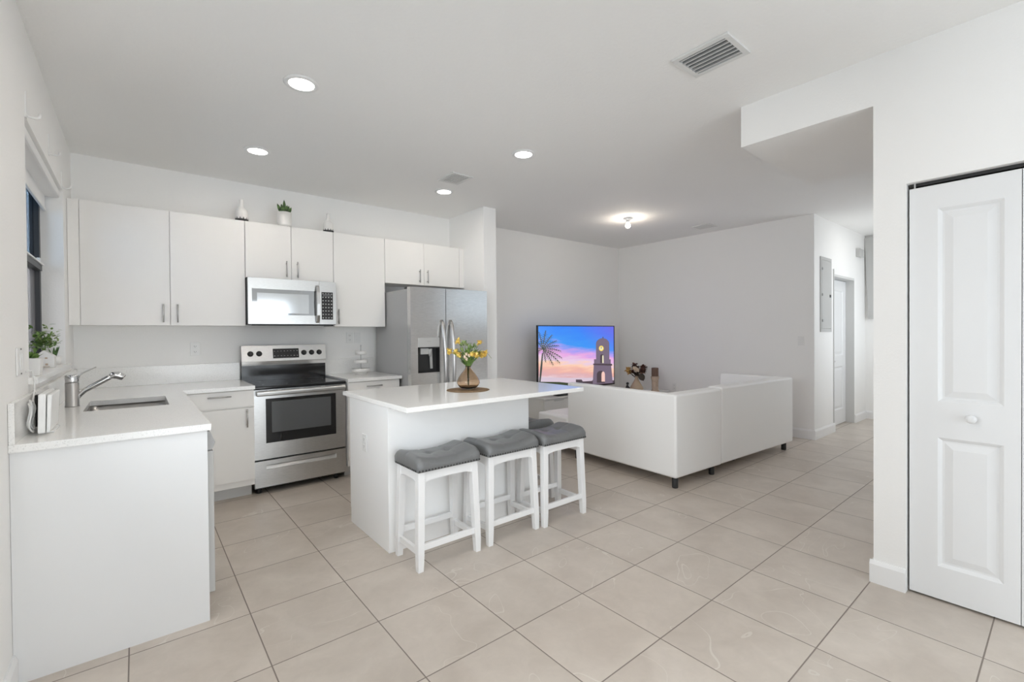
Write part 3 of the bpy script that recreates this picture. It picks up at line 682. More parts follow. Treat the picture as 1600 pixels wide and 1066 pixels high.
fs.append(tuple(range(N-1, -1, -1))); fs.append(tuple((len(prof)-1)*N+k for k in range(N)))
obj('glass', MB().add(vs, fs, 0, True), 'glass', t)
t = thing('flower_bouquet', 'yellow flowers and green stems in the amber glass vase', 'flowers', (vx, vy, vz+.02))
top = Vector((vx, vy, vz+.165)); rr_ = r.copy(); rr_.z = 0; rr_.normalize(); ff_ = f.copy(); ff_.z = 0; ff_.normalize()
def at(a, h, d): return Vector((vx, vy, vz))+rr_*a+ff_*d+Vector((0, 0, h))
stems = MB(); heads = []
spots = [(-.075, .355, .01, 'y'), (.085, .345, .03, 'y'), (-.135, .285, -.01, 'y'), (-.088, .283, -.03, 'y'), (-.066, .262, -.06, 'y'), (.085, .265, .04, 'y'), (.068, .258, -.05, 'y'), (.105, .255, 0, 'y'), (.125, .268, .02, 'y'), (.035, .26, -.06, 'y'), (-.008, .265, -.07, 'c'), (.012, .255, -.065, 'c'), (-.018, .245, -.065, 'c'), (-.005, .228, -.075, 'c')]
for a, h, d, k in spots:
    p = at(a, h, d); stems.tube([at(a*.02, .03, d*.02), at(a*.05, .16, d*.05), at(a*.45, (h+.16)*.5+.01, d*.5), p], .0016, 6)
obj('stems', stems, 'leaf', t)
for a, h, d, k in spots:
    p = at(a, h, d); mb = MB(); big = .026 if k == 'y' else .014
    mb.ball(p, big*.62, 8)
    for j in range(16):
        q = Vector((random.uniform(-1, 1), random.uniform(-1, 1), random.uniform(-.6, 1))).normalized()
        mb.leaf(p, q, big*1.25, big*.9, .25)
    obj('flower_head', mb, 'yellow' if k == 'y' else 'cream', t)
lv = MB()
for j in range(240):
    h = random.uniform(.17, .315); a = random.uniform(-1, 1)*(.02+.62*(h-.165)); d = random.uniform(-1, 1)*(.02+.45*(h-.165))
    p0 = at(a*.8, .165+(h-.165)*.75, d*.8); dr_ = at(a*1.7, h+.045, d*1.7)-p0
    lv.leaf(p0, dr_, random.uniform(.03, .055), random.uniform(.008, .014), random.uniform(-.1, .4))
obj('leaves', lv, 'leaf', t)
lv = MB()
for a, h, d in ((-.045, .325, 0), (-.02, .33, .02), (.0, .32, .03), (.02, .30, .0), (.05, .31, .02), (-.03, .29, -.03)):
    for j in range(9):
        q = at(a, h, d)+Vector((random.uniform(-1, 1), random.uniform(-1, 1), random.uniform(-1, 1)))*.014
        lv.leaf(q, Vector((random.uniform(-.5, .5), random.uniform(-.5, .5), 1)), .026, .011, .2)
    lv.tube([at(a*.1, .16, d*.1), at(a*.7, h-.04, d*.6), at(a, h, d)], .0018, 6)
obj('pale_sprigs', lv, 'leaf_pale', t)
obj('grass_blades', MB().tube([at(.01, .16, 0), at(.08, .27, .03), at(.14, .265, .03), at(.172, .225, .03)], .0014, 6).tube([at(.01, .16, 0), at(.04, .27, .0), at(.06, .33, .01)], .0014, 6).tube([at(0, .16, 0), at(-.05, .26, .0), at(-.1, .265, .01)], .0014, 6), 'leaf_pale', t)

# ------------------------------------------------------------------ bar stools
def make_stool():
    W_, D_, H_ = .436, .305, .565     # footprint of the feet, height to the seat underside
    t = thing('bar_stool', None, None)
    tw, td = .405, .275               # at the top
    def leg(sx, sy):
        mb = MB(); s_ = .024
        fx, fy = sx*(W_/2-.020), sy*(D_/2-.020); tx, ty = sx*(tw/2-.021), sy*(td/2-.021)
        kx = fx+(tx-fx)*.12; ky = fy+(ty-fy)*.12
        def sq(cx, cy, z, h): return [(cx-h, cy-h, z), (cx+h, cy-h, z), (cx+h, cy+h, z), (cx-h, cy+h, z)]
        mb.hexa(sq(fx, fy, 0, .017), sq(kx, ky, .09, .020)); mb.hexa(sq(kx, ky, .09, .020), sq(tx, ty, H_, .0215))
        return mb
    for sx in (-1, 1):
        for sy in (-1, 1): obj('leg', leg(sx, sy), 'stool', t, local=True, bevel=.002)
    ap = MB()
    def apron(axis, off):
        L_ = (tw if axis == 'x' else td)/2-.04
        n = 10; top = [(-L_+2*L_*k/n, H_) for k in range(n+1)]
        low = [(-L_+2*L_*k/n, H_-.052-.014*(abs(2*k/n-1))**5) for k in range(n, -1, -1)]
        ap.prism(top+low, off-.010, off+.010, 'y' if axis == 'x' else 'x')
    apron('x', -(td/2-.014)); apron('x', td/2-.014); apron('y', -(tw/2-.014)); apron('y', tw/2-.014)
    obj('apron', ap, 'stool', t, local=True)
    def at_leg(sx, sy, z):
        q = z/H_; return (sx*((W_/2-.020)*(1-q)+(tw/2-.021)*q), sy*((D_/2-.020)*(1-q)+(td/2-.021)*q))
    for sy, z in ((-1, .132), (1, .155)):
        a, b_ = at_leg(-1, sy, z), at_leg(1, sy, z)
        obj('stretcher', MB().box(a[0]+.018, b_[0]-.018, a[1]-.010, a[1]+.010, z-.018, z+.018), 'stool', t, local=True, bevel=.002)
    for sx in (-1, 1):
        z = .105; a, b_ = at_leg(sx, -1, z), at_leg(sx, 1, z)
        obj('stretcher', MB().box(a[0]-.010, a[0]+.010, a[1]+.018, b_[1]-.018, z-.018, z+.018), 'stool', t, local=True, bevel=.002)
    # saddle seat
    sw, sd = .438, .318; nx, ny = 40, 30; vs = []; fs = []
    def top_z(x, y):
        ux, uy = 2*x/sw, 2*y/sd
        z = .054+.036*abs(ux)**2.2+.013*(1-uy*uy)
        e = max(0, abs(ux)-.80)/.20; z -= .030*e*e*e
        e = max(0, abs(uy)-.70)/.30; z -= .024*e*e
        for bx_ in (-.065, .065):
            d2 = (x-bx_)**2+(y)**2; z -= .014*math.exp(-d2/(2*.020**2))
        for sx_ in (-.065, .065): z -= .0035*math.exp(-((x-sx_)/.006)**2)
        z -= .0030*math.exp(-(y/.006)**2)*(1 if abs(x) > .06 else .6)
        return z
    for j in range(ny+1):
        for i in range(nx+1):
            x = -sw/2+sw*i/nx; y = -sd/2+sd*j/ny
            ex = 1-.028*(abs(2*y/sd))**8; ey = 1-.028*(abs(2*x/sw))**8
            vs.append((x*ex, y*ey, H_+top_z(x, y)))
    o0 = len(vs)
    for j in range(ny+1):
        for i in range(nx+1):
            x = -sw/2+sw*i/nx; y = -sd/2+sd*j/ny; vs.append((x*.975, y*.975, H_+.0005))
    idx = lambda i, j, o: o+j*(nx+1)+i
    for j in range(ny):
        for i in range(nx):
            fs.append((idx(i, j, 0), idx(i+1, j, 0), idx(i+1, j+1, 0), idx(i, j+1, 0)))
            fs.append((idx(i, j, o0), idx(i, j+1, o0), idx(i+1, j+1, o0), idx(i+1, j, o0)))
    for i in range(nx):
        fs.append((idx(i, 0, 0), idx(i, 0, o0), idx(i+1, 0, o0), idx(i+1, 0, 0))); fs.append((idx(i, ny, 0), idx(i+1, ny, 0), idx(i+1, ny, o0), idx(i, ny, o0)))
    for j in range(ny):
        fs.append((idx(0, j, 0), idx(0, j+1, 0), idx(0, j+1, o0), idx(0, j, o0))); fs.append((idx(nx, j, 0), idx(nx, j, o0), idx(nx, j+1, o0), idx(nx, j+1, 0)))
    st = obj('seat', MB().add(vs, fs, 0, True), 'leather', t, local=True, bevel=.006, angle=50)
    nb = MB(); zz = H_+.010
    nX, nY = 21, 15
    for k in range(nX):
        x = -.205+.410*k/(nX-1)
        for s_ in (-1, 1): nb.ball((x, s_*(sd/2*.978+.0005), zz), .0062, 8, 0, (1, .7, 1))
    for k in range(1, nY-1):
        y = -.148+.296*k/(nY-1)
        for s_ in (-1, 1): nb.ball((s_*(sw/2*.978+.0005), y, zz), .0062, 8, 0, (.7, 1, 1))
    obj('nailhead_trim', nb, 'nail', st, local=True)
    bt = MB()
    for bx_ in (-.065, .065): bt.ball((bx_, 0, H_+top_z(bx_, 0)+.001), .009, 12, 0, (1, 1, .45))
    obj('tuft_buttons', bt, 'leather', st, local=True)
    return t
proto = make_stool(); used = False
for (x, y, rz, lab) in ((1.430, 2.487, 0, 'white counter stool with tufted grey seat, nearest of the row at the island'),
                        (1.927, 2.492, 0, 'white counter stool with tufted grey seat, in the middle of the three along the island'),
                        (2.386, 2.470, 0, 'white counter stool with tufted grey seat, third along the island, next to the sofa'),
                        (2.503, 2.925, PI/2, 'white counter stool with grey seat tucked under the far end of the island')):
    s_ = proto if not used else copy_tree(proto); used = True
    s_.location = (x, y, 0); s_.rotation_euler = (0, 0, rz); tag(s_, lab, 'stool', 'counter stools around the island')

# ------------------------------------------------------------------ small things on the counters
t = thing('tiered_tray', 'small white three-tier tray stand on the short counter', 'tray', (1.845, 4.80, ZC1))
tx, ty = 1.845, 4.80
obj('foot', MB().lathe([(.055, ZC1), (.06, ZC1+.004), (.06, ZC1+.014), (.02, ZC1+.018)], tx, ty, 28), 'white_ceramic', t)
obj('pole', MB().lathe([(.004, ZC1+.015), (.004, 1.225), (.007, 1.23), (.007, 1.238), (.003, 1.245)], tx, ty, 10), 'grey_panel', t)
for rr, z in ((.094, .960), (.070, 1.052), (.056, 1.143)):
    obj('tray', MB().lathe([(.006, z), (rr-.004, z), (rr, z+.004), (rr, z+.034), (rr-.005, z+.036), (rr-.007, z+.006), (.006, z+.004)], tx, ty, 36, closed=False), 'white_ceramic', t)
t = thing('router', 'slim white router standing upright at the near end of the counter', 'router', (-.30, 2.87, ZC1))
obj('case', MB().hexa([(-.326, 2.745, ZC1+.009), (-.303, 2.745, ZC1+.009), (-.303, 3.025, ZC1+.009), (-.326, 3.025, ZC1+.009)], [(-.322, 2.745, 1.112), (-.299, 2.745, 1.112), (-.299, 3.025, 1.112), (-.322, 3.025, 1.112)]), 'plastic', t, bevel=.005)
obj('stand', B(-.33, -.280, 2.80, 2.97, ZC1+.0003, ZC1+.008), 'plastic', t, bevel=.002)
obj('front_shell', MB().hexa([(-.3005, 2.755, ZC1+.010), (-.289, 2.755, ZC1+.010), (-.289, 3.015, ZC1+.010), (-.3005, 3.015, ZC1+.010)], [(-.2965, 2.755, 1.107), (-.281, 2.755, 1.107), (-.281, 3.015, 1.107), (-.2965, 3.015, 1.107)]), 'plastic', t, bevel=.004)
cb = MB()
for k in range(4):
    ph = .6*k; pts = []
    for j in range(25):
        a = 2*PI*j/24+ph; pts.append((-.348-.006*k % .012+.004*math.sin(3*a), 2.80+.012*k+.040*math.cos(a), ZC1+.070+.058*math.sin(a)+.005*k))
    cb.tube(pts, .0032, 6)
cb.tube([(-.345, 2.84, ZC1+.12), (-.36, 2.93, 1.075), (-.362, 3.0, 1.11), (-.364, 3.02, 1.15), (-.370, 3.0, 1.20), (-.379, 2.93, 1.20)], .0032, 6)
single('power_cable', cb, 'plastic', 'coiled white cable hanging between the router and the wall', 'cable', (-.35, 2.84, ZC1))
single('power_adapter', B(-.366, -.342, 3.035, 3.070, ZC1, 1.085), 'black_matte', 'black power adapter upright behind the white router', 'adapter', (-.354, 3.05, ZC1), bevel=.003)

# plants on the window sill
ZS = wz0
def pot(mb, cx, cy, w, h, z): mb.box(cx-w/2, cx+w/2, cy-w/2, cy+w/2, z, z+h)
t = thing('potted_succulent', 'small green succulent in a white square pot, nearest on the window sill', 'plant', (-.40, 3.22, ZS))
obj('pot', MB().hexa([(-.428, 3.172, ZS), (-.366, 3.172, ZS), (-.366, 3.265, ZS), (-.428, 3.265, ZS)], [(-.434, 3.165, ZS+.086), (-.360, 3.165, ZS+.086), (-.360, 3.272, ZS+.086), (-.434, 3.272, ZS+.086)]), 'white_ceramic', t, bevel=.003)
mb = MB()
for j in range(46):
    a = random.uniform(0, 2*PI); e = random.uniform(.3, 1.4)
    mb.leaf((-.400+random.uniform(-.022, .022), 3.215+random.uniform(-.032, .032), ZS+.082), (math.cos(a)*math.cos(e), math.sin(a)*math.cos(e), math.sin(e)), random.uniform(.028, .044), .013, .1)
obj('rosette', mb, 'leaf', t)
t = thing('house_planter', 'white house-shaped planter with bushy greenery on the window sill', 'planter', (-.44, 4.03, ZS))
hx, hy = -.440, 4.035
obj('house', MB().prism([(hx-.046, ZS), (hx+.046, ZS), (hx+.046, ZS+.070), (hx, ZS+.108), (hx-.046, ZS+.070)], hy-.045, hy+.045, 'y'), 'white_ceramic', t, bevel=.003)
obj('cutout_pattern', MB().box(hx+.006, hx+.018, hy-.0458, hy-.045, ZS+.014, ZS+.026).box(hx-.022, hx-.008, hy-.0458, hy-.045, ZS+.034, ZS+.046).box(hx+.004, hx+.016, hy-.0458, hy-.045, ZS+.054, ZS+.064).box(hx-.024, hx+.026, hy-.0458, hy-.045, ZS+.004, ZS+.008), 'wood', t)
mb = MB(); mb.tube([(hx, hy+.03, ZS+.09), (hx-.005, hy+.03, ZS+.20)], .003, 6)
for j in range(150):
    c = Vector((hx-.012+random.gauss(0, .027), hy+.02+random.gauss(0, .045), ZS+.118+abs(random.gauss(0, .050))))
    mb.leaf(c, (random.uniform(-1, 1), random.uniform(-1, 1), random.uniform(-.3, 1)), random.uniform(.022, .036), random.uniform(.012, .019), .2)
obj('foliage', mb, 'leaf', t)
mb = MB()
for j in range(80):
    c = Vector((hx+.012+random.gauss(0, .027), hy+.03+random.gauss(0, .045), ZS+.15+abs(random.gauss(0, .045))))
    mb.leaf(c, (random.uniform(-1, 1), random.uniform(-1, 1), random.uniform(-.2, 1)), random.uniform(.02, .032), random.uniform(.012, .018), .2)
obj('pale_foliage', mb, 'leaf_pale', t)
t = thing('potted_plant', 'dark spiky plant in a white pot, farthest along the window sill', 'plant', (-.43, 4.40, ZS))
obj('pot', MB().lathe([(.030, ZS), (.034, ZS+.056), (.030, ZS+.056), (.028, ZS+.048)], -.432, 4.40, 28), 'white_ceramic', t)
mb = MB()
for j in range(18):
    a = random.uniform(0, 2*PI); mb.leaf((-.437+.010*math.cos(a), 4.40+.012*math.sin(a), ZS+.046), (.22*math.cos(a), .22*math.sin(a), 1), random.uniform(.05, .085), .013, .05)
obj('leaves', mb, 'leaf_dark', t)

# on top of the wall cabinets
def bottle(x, z, h, w, label):
    t = thing('bottle_vase', label, 'vase', (x, 4.76, z), group='white bottle vases on the wall cabinets')
    R = w/2; pf = [(R*.92, 0), (R, .006), (R, h*.12), (R*1.0, h*.30), (R*.98, h*.44), (R*.90, h*.52), (R*.70, h*.585), (R*.46, h*.63), (R*.36, h*.68), (R*.34, h*.80), (R*.38, h*.97), (R*.34, h), (R*.22, h*.99)]
    obj('bottle', MB().lathe([(a, z+b_) for a, b_ in pf], x, 4.76, 32), 'white_ceramic', t)
    mb = MB(); n = 24; vs = []; fs = []
    for k in range(n*2):
        a = 2*PI*k/(2*n); hh = h*(.10 if k % 2 == 0 else .22 if k % 4 == 1 else .15)
        for zz in (.0015, h*.06, hh): vs.append((x+(R+.0012)*math.cos(a), 4.76+(R+.0012)*math.sin(a), z+zz))
    for k in range(2*n):
        k2 = (k+1) % (2*n)
        for q in range(2): fs.append((3*k+q, 3*k2+q, 3*k2+q+1, 3*k+q+1))
    obj('dark_base_band', mb.add(vs, fs, 0, False), 'black_matte', t)
bottle(.750, 2.375, .205, .104, 'white bottle vase with a black base, on the cabinets nearest the window')
bottle(1.512, 2.377, .195, .098, 'white bottle vase with a black base, on the cabinet next to the refrigerator side')
t = thing('potted_snake_plant', 'small snake plant in a white pot on top of the cabinets', 'plant', (1.108, 4.76, 2.376))
cx, cy, cz = 1.108, 4.77, 2.376
obj('pot', MB().lathe([(.056, cz+.014), (.062, cz+.03), (.062, cz+.145), (.056, cz+.145), (.054, cz+.13)], cx, cy, 32), 'white_ceramic', t)
pf = MB()
for a in (.5, 2.1, 3.7, 5.2): pf.lathe([(.008, cz), (.010, cz+.03)], cx+.046*math.cos(a), cy+.046*math.sin(a), 10)
obj('pot_feet', pf, 'white_ceramic', t)
mb = MB()
for dx, dy, l_, tl in ((-.035, 0, .105, -.35), (-.018, .01, .10, -.12), (-.004, -.012, .135, -.02), (.006, .012, .125, .02), (.016, -.008, .09, .12), (.026, .008, .10, .3), (.034, -.004, .085, .5), (-.02, -.02, .08, -.2)):
    mb.leaf((cx+dx*.7, cy+dy, cz+.128), (tl, random.uniform(-.15, .15), 1), l_, .030, -.08, up=(0, 1, .01))
obj('leaves', mb, 'leaf_dark', t, solid=.002)

# ------------------------------------------------------------------ ceiling fittings
names_ = ['recessed ceiling light nearest the viewer, left over the sink aisle', 'recessed ceiling light over the range side, near the wall cabinets',
          'recessed ceiling light over the island', 'recessed ceiling light beside the small kitchen vent', 'recessed ceiling light over the kitchen entrance', 'recessed ceiling light by the closet door']
def make_can(x, y, lab):
    t = thing('recessed_light', lab, 'light', (x, y, CEIL), group='recessed kitchen ceiling lights')
    obj('trim_ring', MB().lathe([(.0685, CEIL-.0005), (.096, CEIL-.0005), (.095, CEIL-.004), (.071, CEIL-.009), (.0685, CEIL-.006)], x, y, 40, closed=False), 'trim', t)
    obj('diffuser', MB().lathe([(.068, CEIL-.001), (.068, CEIL-.006), (.05, CEIL-.008)], x, y, 40), 'lamp', t)
for (x, y), lab in zip(LIGHT_POS, names_): make_can(x, y, lab)
t = thing('bulb_holder', 'bare lit bulb in a white ceiling socket in the living room', 'light', (4.854, 3.597, CEIL))
obj('socket', MB().lathe([(.058, CEIL-.0005), (.058, CEIL-.010), (.03, CEIL-.022), (.024, CEIL-.026), (.024, CEIL-.052), (.017, CEIL-.054)], 4.854, 3.597, 28), 'plastic', t)
obj('bulb', MB().lathe([(.014, CEIL-.053), (.018, CEIL-.062), (.028, CEIL-.080), (.032, CEIL-.096), (.028, CEIL-.113), (.016, CEIL-.124), (.004, CEIL-.127)], 4.854, 3.597, 24), 'bulb', t)
def vent(x0, x1, y0, y1, n, label, along='y', fr=.028, slat='vent', depth=.010, fill=.0):
    t = thing('ceiling_vent', label, 'vent', ((x0+x1)/2, (y0+y1)/2, CEIL))
    z0 = CEIL-depth; z1 = CEIL-.0005
    mb = MB().box(x0, x0+fr, y0, y1, z0, z1).box(x1-fr, x1, y0, y1, z0, z1).box(x0+fr, x1-fr, y0, y0+fr, z0, z1).box(x0+fr, x1-fr, y1-fr, y1, z0, z1)
    obj('frame', mb, 'vent', t, bevel=.002)
    obj('duct', B(x0+fr, x1-fr, y0+fr, y1-fr, CEIL-.0012, CEIL-.0004), 'duct', t)
    for k in range(n):
        a = x0+fr+(x1-x0-2*fr)*(k+.5)/n; w = (x1-x0-2*fr)/n
        sl = MB().hexa([(a-w*.42, y0+fr, z0-.002), (a-w*fill, y0+fr, z0-.001), (a-w*fill, y1-fr, z0-.001), (a-w*.42, y1-fr, z0-.002)], [(a-w*.30, y0+fr, z1-.0012), (a+w*.12, y0+fr, z1-.0012), (a+w*.12, y1-fr, z1-.0012), (a-w*.30, y1-fr, z1-.0012)])
        if slat == 'vent': sl = MB().box(a-w*.33, a+w*.33, y0+fr, y1-fr, z0, z0+.003)
        obj('slat', sl, slat, t)
vent(2.232, 2.484, 1.066, 1.368, 6, 'large white ceiling vent with long slats, nearest the viewer', slat='slat', depth=.012, fill=.02)
vent(2.213, 2.434, 3.525, 3.795, 8, 'small white ceiling vent in the kitchen beside a recessed light', 'y', .024)
vent(5.945, 6.175, 3.10, 3.345, 6, 'small white ceiling vent in the living room', 'y', .026)
area('added_hall_led', (7.4, 1.4, CEIL-.02), (0, 0, -1), .16, .16, 2, (1, .95, .88))  # added lamp, hidden from the camera, lifts the hallway light
make_can(7.4, 1.4, 'added recessed ceiling light, out of view, brightening the hallway')  # fitting made up to hold the added hallway lamp

# ------------------------------------------------------------------ hallway fittings
t = thing('breaker_panel', 'grey metal electrical breaker panel recessed in the hallway wall', 'electrical panel', (6.91, YH, 1.34))
bx0, bx1 = 6.705, 7.112
obj('cover', MB().box(bx0, bx0+.03, YH-.012, YH-.0005, 1.34, 2.298).box(bx1-.03, bx1, YH-.012, YH-.0005, 1.34, 2.298).box(bx0+.03, bx1-.03, YH-.012, YH-.0005, 1.34, 1.38).box(bx0+.03, bx1-.03, YH-.012, YH-.0005, 2.26, 2.298), 'grey_panel', t)
obj('door', B(bx0+.033, bx1-.033, YH-.014, YH-.0005, 1.383, 2.257), 'grey_panel', t, bevel=.002)
obj('hinge', MB().box(bx0+.036, bx0+.062, YH-.022, YH-.014, 1.47, 1.50).box(bx0+.036, bx0+.062, YH-.022, YH-.014, 1.80, 1.83).box(bx0+.036, bx0+.062, YH-.022, YH-.014, 2.13, 2.16), 'fridge_side', t)
obj('latch', B(bx1-.085, bx1-.045, YH-.020, YH-.014, 1.79, 1.825), 'black_matte', t)
single('door_chime', MB().box(8.22, 8.43, YH-.05, YH-.0005, 2.44, 2.56), 'grey_mid', 'small grey box mounted high on the hallway wall', 'wall box', (8.32, YH, 2.5), bevel=.004)

# ------------------------------------------------------------------ sectional sofa (two modules)
RS = math.radians(-3.2)
def sofa_module(label, loc, frame, h, parts, legs):
    t = thing('sofa', label, 'sofa', loc, RS, 'white sectional sofa modules')
    obj('back_and_arm', MB().prism(frame, .095, h, 'z'), 'sofa', t, local=True, bevel=.020, seg=4)
    for nm, a in parts: obj(nm, B(*a), 'sofa', t, local=True, bevel=.022, seg=4)
    for lx, ly in legs: obj('leg', MB().lathe([(.024, 0), (.026, .006), (.026, .105)], lx, ly, 18), 'black_matte', t, local=True)
    return t
sofa_module('white sofa chaise module with a tall side panel, nearest the island', (3.552, 2.150, 0),
            [(0, 0), (.724, 0), (.724, .15), (.10, .15), (.10, 1.35), (0, 1.35)], .815,
            [('base', (.101, .722, .151, 1.85, .095, .28)), ('seat_cushion', (.102, .722, .152, 1.86, .281, .43)), ('end_block', (0.0, .10, 1.352, 1.855, .095, .43))],
            [(.055, .05), (.66, .07), (.055, 1.25), (.66, 1.75), (.06, 1.78)])
sofa_module('white sofa module with a long backrest and arm, nearest the hallway', (3.552+.734*math.cos(RS), 2.150+.734*math.sin(RS)+.006, 0),
            [(0, 0), (1.505, 0), (1.505, .82), (1.396, .82), (1.396, .15), (0, .15)], .826,
            [('base', (0, 1.395, .151, .83, .095, .28)), ('seat_cushion', (0.002, 1.393, .152, .84, .281, .43))],
            [(.06, .20), (.55, .20), (1.43, .07), (1.42, .72), (.06, .75)])

# ------------------------------------------------------------------ television corner
t = thing('tv_stand', 'low pale grey television cabinet behind the sofa', 'tv stand', (4.9, 4.52, 0))
obj('cabinet', B(4.08, 5.66, 4.36, 4.78, .215, .485), 'white_tv', t, bevel=.003)
obj('top', B(4.06, 5.68, 4.335, 4.80, .486, .505), 'white_tv', t, bevel=.002)
for k in range(3): 
    dw = obj('drawer', B(4.09+k*.523, 4.09+k*.523+.515, 4.345, 4.3595, .225, .470), 'white_tv', t, bevel=.001)
    obj('grip', B(4.09+k*.523+.17, 4.09+k*.523+.345, 4.338, 4.3448, .455, .466), 'grey_panel', dw)
for x, y in ((4.2, 4.45), (5.55, 4.45), (4.2, 4.7), (5.55, 4.7)): obj('leg', MB().box(x-.02, x+.02, y-.02, y+.02, 0, .214), 'black_matte', t)
TX0, TX1, TZ0, TZ1, TY = 4.206, 5.846, .540, 1.462, 4.60
t = thing('television', 'large flat television showing a sunset beach scene', 'television', (5.03, 4.63, .505))
obj('bezel', MB().box(TX0, TX0+.012, TY, TY+.03, TZ0, TZ1).box(TX1-.012, TX1, TY, TY+.03, TZ0, TZ1).box(TX0+.012, TX1-.012, TY, TY+.03, TZ0, TZ0+.018).box(TX0+.012, TX1-.012, TY, TY+.03, TZ1-.012, TZ1), 'black_matte', t)
obj('back_shell', B(TX0+.06, TX1-.06, TY+.0305, TY+.075, TZ0+.05, TZ1-.06), 'black_matte', t, bevel=.01)
for x in (4.45, 5.55): obj('foot', MB().box(x-.012, x+.012, TY-.09, TY+.13, .5055, .516).box(x-.010, x+.010, TY+.01, TY+.05, .516, .5395), 'black_matte', t)
# picture on the screen
def screen_sky():
    m = bpy.data.materials.new('screen_sunset'); m.use_nodes = True; nt = m.node_tree; N = nt.nodes.new; L = nt.links.new
    b = nt.nodes['Principled BSDF']; b.inputs['Base Color'].default_value = (.01, .01, .01, 1); b.inputs['Roughness'].default_value = .25
    tc = N('ShaderNodeTexCoord'); sp_ = N('ShaderNodeSeparateXYZ'); L(tc.outputs['Generated'], sp_.inputs[0])
    nz = N('ShaderNodeTexNoise'); nz.inputs['Scale'].default_value = 3.0; nz.inputs['Detail'].default_value = 4
    mp = N('ShaderNodeMapping'); mp.inputs['Scale'].default_value = (1.2, 1, 4.5); mp.inputs['Rotation'].default_value = (0, .25, 0); L(tc.outputs['Generated'], mp.inputs[0]); L(mp.outputs[0], nz.inputs['Vector'])
    def mth(op, a, c):
        n = N('ShaderNodeMath'); n.operation = op
        for i, v in enumerate((a, c)):
            if isinstance(v, (int, float)): n.inputs[i].default_value = v
            else: L(v, n.inputs[i])
        return n.outputs[0]
    tt = mth('ADD', mth('ADD', sp_.outputs['Z'], mth('MULTIPLY', mth('SUBTRACT', sp_.outputs['X'], .35), .22)), mth('MULTIPLY', mth('SUBTRACT', nz.outputs['Fac'], .5), .34))
    cr = N('ShaderNodeValToRGB'); L(tt, cr.inputs[0]); e = cr.color_ramp.elements
    stops = [(.0, (.75, .55, .60)), (.12, (.80, .62, .66)), (.20, (.72, .42, .45)), (.30, (.85, .45, .38)), (.38, (.95, .62, .45)), (.46, (.80, .60, .78)), (.55, (.78, .38, .75)), (.63, (.42, .33, .85)), (.72, (.04, .30, .90)), (1.0, (.03, .22, .92))]
    e[0].position = stops[0][0]; e[0].color = (*stops[0][1], 1); e[1].position = stops[-1][0]; e[1].color = (*stops[-1][1], 1)
    for p_, c_ in stops[1:-1]:
        q = e.new(p_); q.color = (*c_, 1)
    pm = N('ShaderNodeMixRGB'); L(mth('MULTIPLY', mth('GREATER_THAN', tt, .0), mth('MAXIMUM', mth('MULTIPLY', mth('SUBTRACT', mth('MULTIPLY', sp_.outputs['X'], sp_.outputs['Z']), .45), 1.6), 0)), pm.inputs[0]); L(cr.outputs[0], pm.inputs[1]); pm.inputs[2].default_value = (.16, .13, .78, 1)
    L(pm.outputs[0], b.inputs['Emission Color']); b.inputs['Emission Strength'].default_value = .95
    return m
SC = [screen_sky(), emis('screen_sea', (.80, .66, .78), .8), emis('screen_tower', (.215, .165, .235), .8), emis('screen_tower_dark', (.085, .06, .075), .8), emis('screen_arch', (.95, .62, .55), .9), emis('screen_clock', (.95, .72, .12), 1.0), emis('screen_palm', (.075, .085, .075), .8), emis('screen_lawn', (.05, .07, .03), .8), emis('screen_cream', (.9, .85, .6), .9), emis('screen_frond', (.17, .19, .12), .8)]
def tv(px, py):
    s_ = (px-840)/120; x = TX0+1.64*s_
    top_ = 508.5; k = .00867+(.0101-.00867)*s_; return (x, TZ1-(py-top_)*k)
mb = MB(); layer = [0]
def poly(pts, mi, raw=False):
    layer[0] += 1; y = TY+.0060-.00002*layer[0]
    P_ = pts if raw else [tv(*p) for p in pts]
    P_ = [(min(max(a, TX0+.0125), TX1-.0125), min(max(b_, TZ0+.0185), TZ1-.0125)) for a, b_ in P_]
    mb.add([(a, y, b_) for a, b_ in P_], [tuple(range(len(P_)))], mi)
poly([(TX0+.012, TZ0+.018), (TX1-.012, TZ0+.018), (TX1-.012, TZ1-.012), (TX0+.012, TZ1-.012)], 0, True)
poly([(840, 590), (900, 590.5), (960, 589), (960, 620), (840, 620)], 1)
poly([(840, 597), (870, 597), (900, 600), (960, 601), (960, 620), (840, 622)], 7)
poly([(895, 593), (904, 593), (906, 596), (921, 595), (924, 591), (959, 594), (959, 606), (895, 606)], 3)
def arc(cx, cy, rx, ry, a0, a1, n=10): return [(cx+rx*math.cos(a0+(a1-a0)*k/n), cy-ry*math.sin(a0+(a1-a0)*k/n)) for k in range(n+1)]
poly([(922, 600), (924, 570)]+[(954, 570), (957, 598)], 2)
poly([(923, 570), (923, 568), (956, 568), (956, 571)], 3)
poly([(924.5, 568), (924.5, 561), (953.5, 561), (953.5, 568)], 2)
poly([(928, 562)]+[(928, 537)]+arc(939.5, 537, 11.5, 9, PI, 0, 12)+[(951, 562)], 2)
poly([(939, 528), (941, 528), (940.6, 526), (939.4, 526)], 3)
poly(arc(937, 544, 4.2, 4.2, 0, 2*PI, 20)[:-1], 5); poly(arc(937, 544, 2.6, 2.6, 0, 2*PI, 16)[:-1], 8); poly([(936.4, 544.6), (937.4, 544.6), (937.4, 541.4), (936.4, 541.4)], 3)
poly([(935, 567), (935, 556)]+arc(938, 556, 3, 3, PI, 0, 6)+[(941, 567)], 3); poly([(938.5, 567), (938.5, 557)]+arc(939.7, 556.5, 1.2, 2, PI, 0, 4)+[(941, 567)], 8)
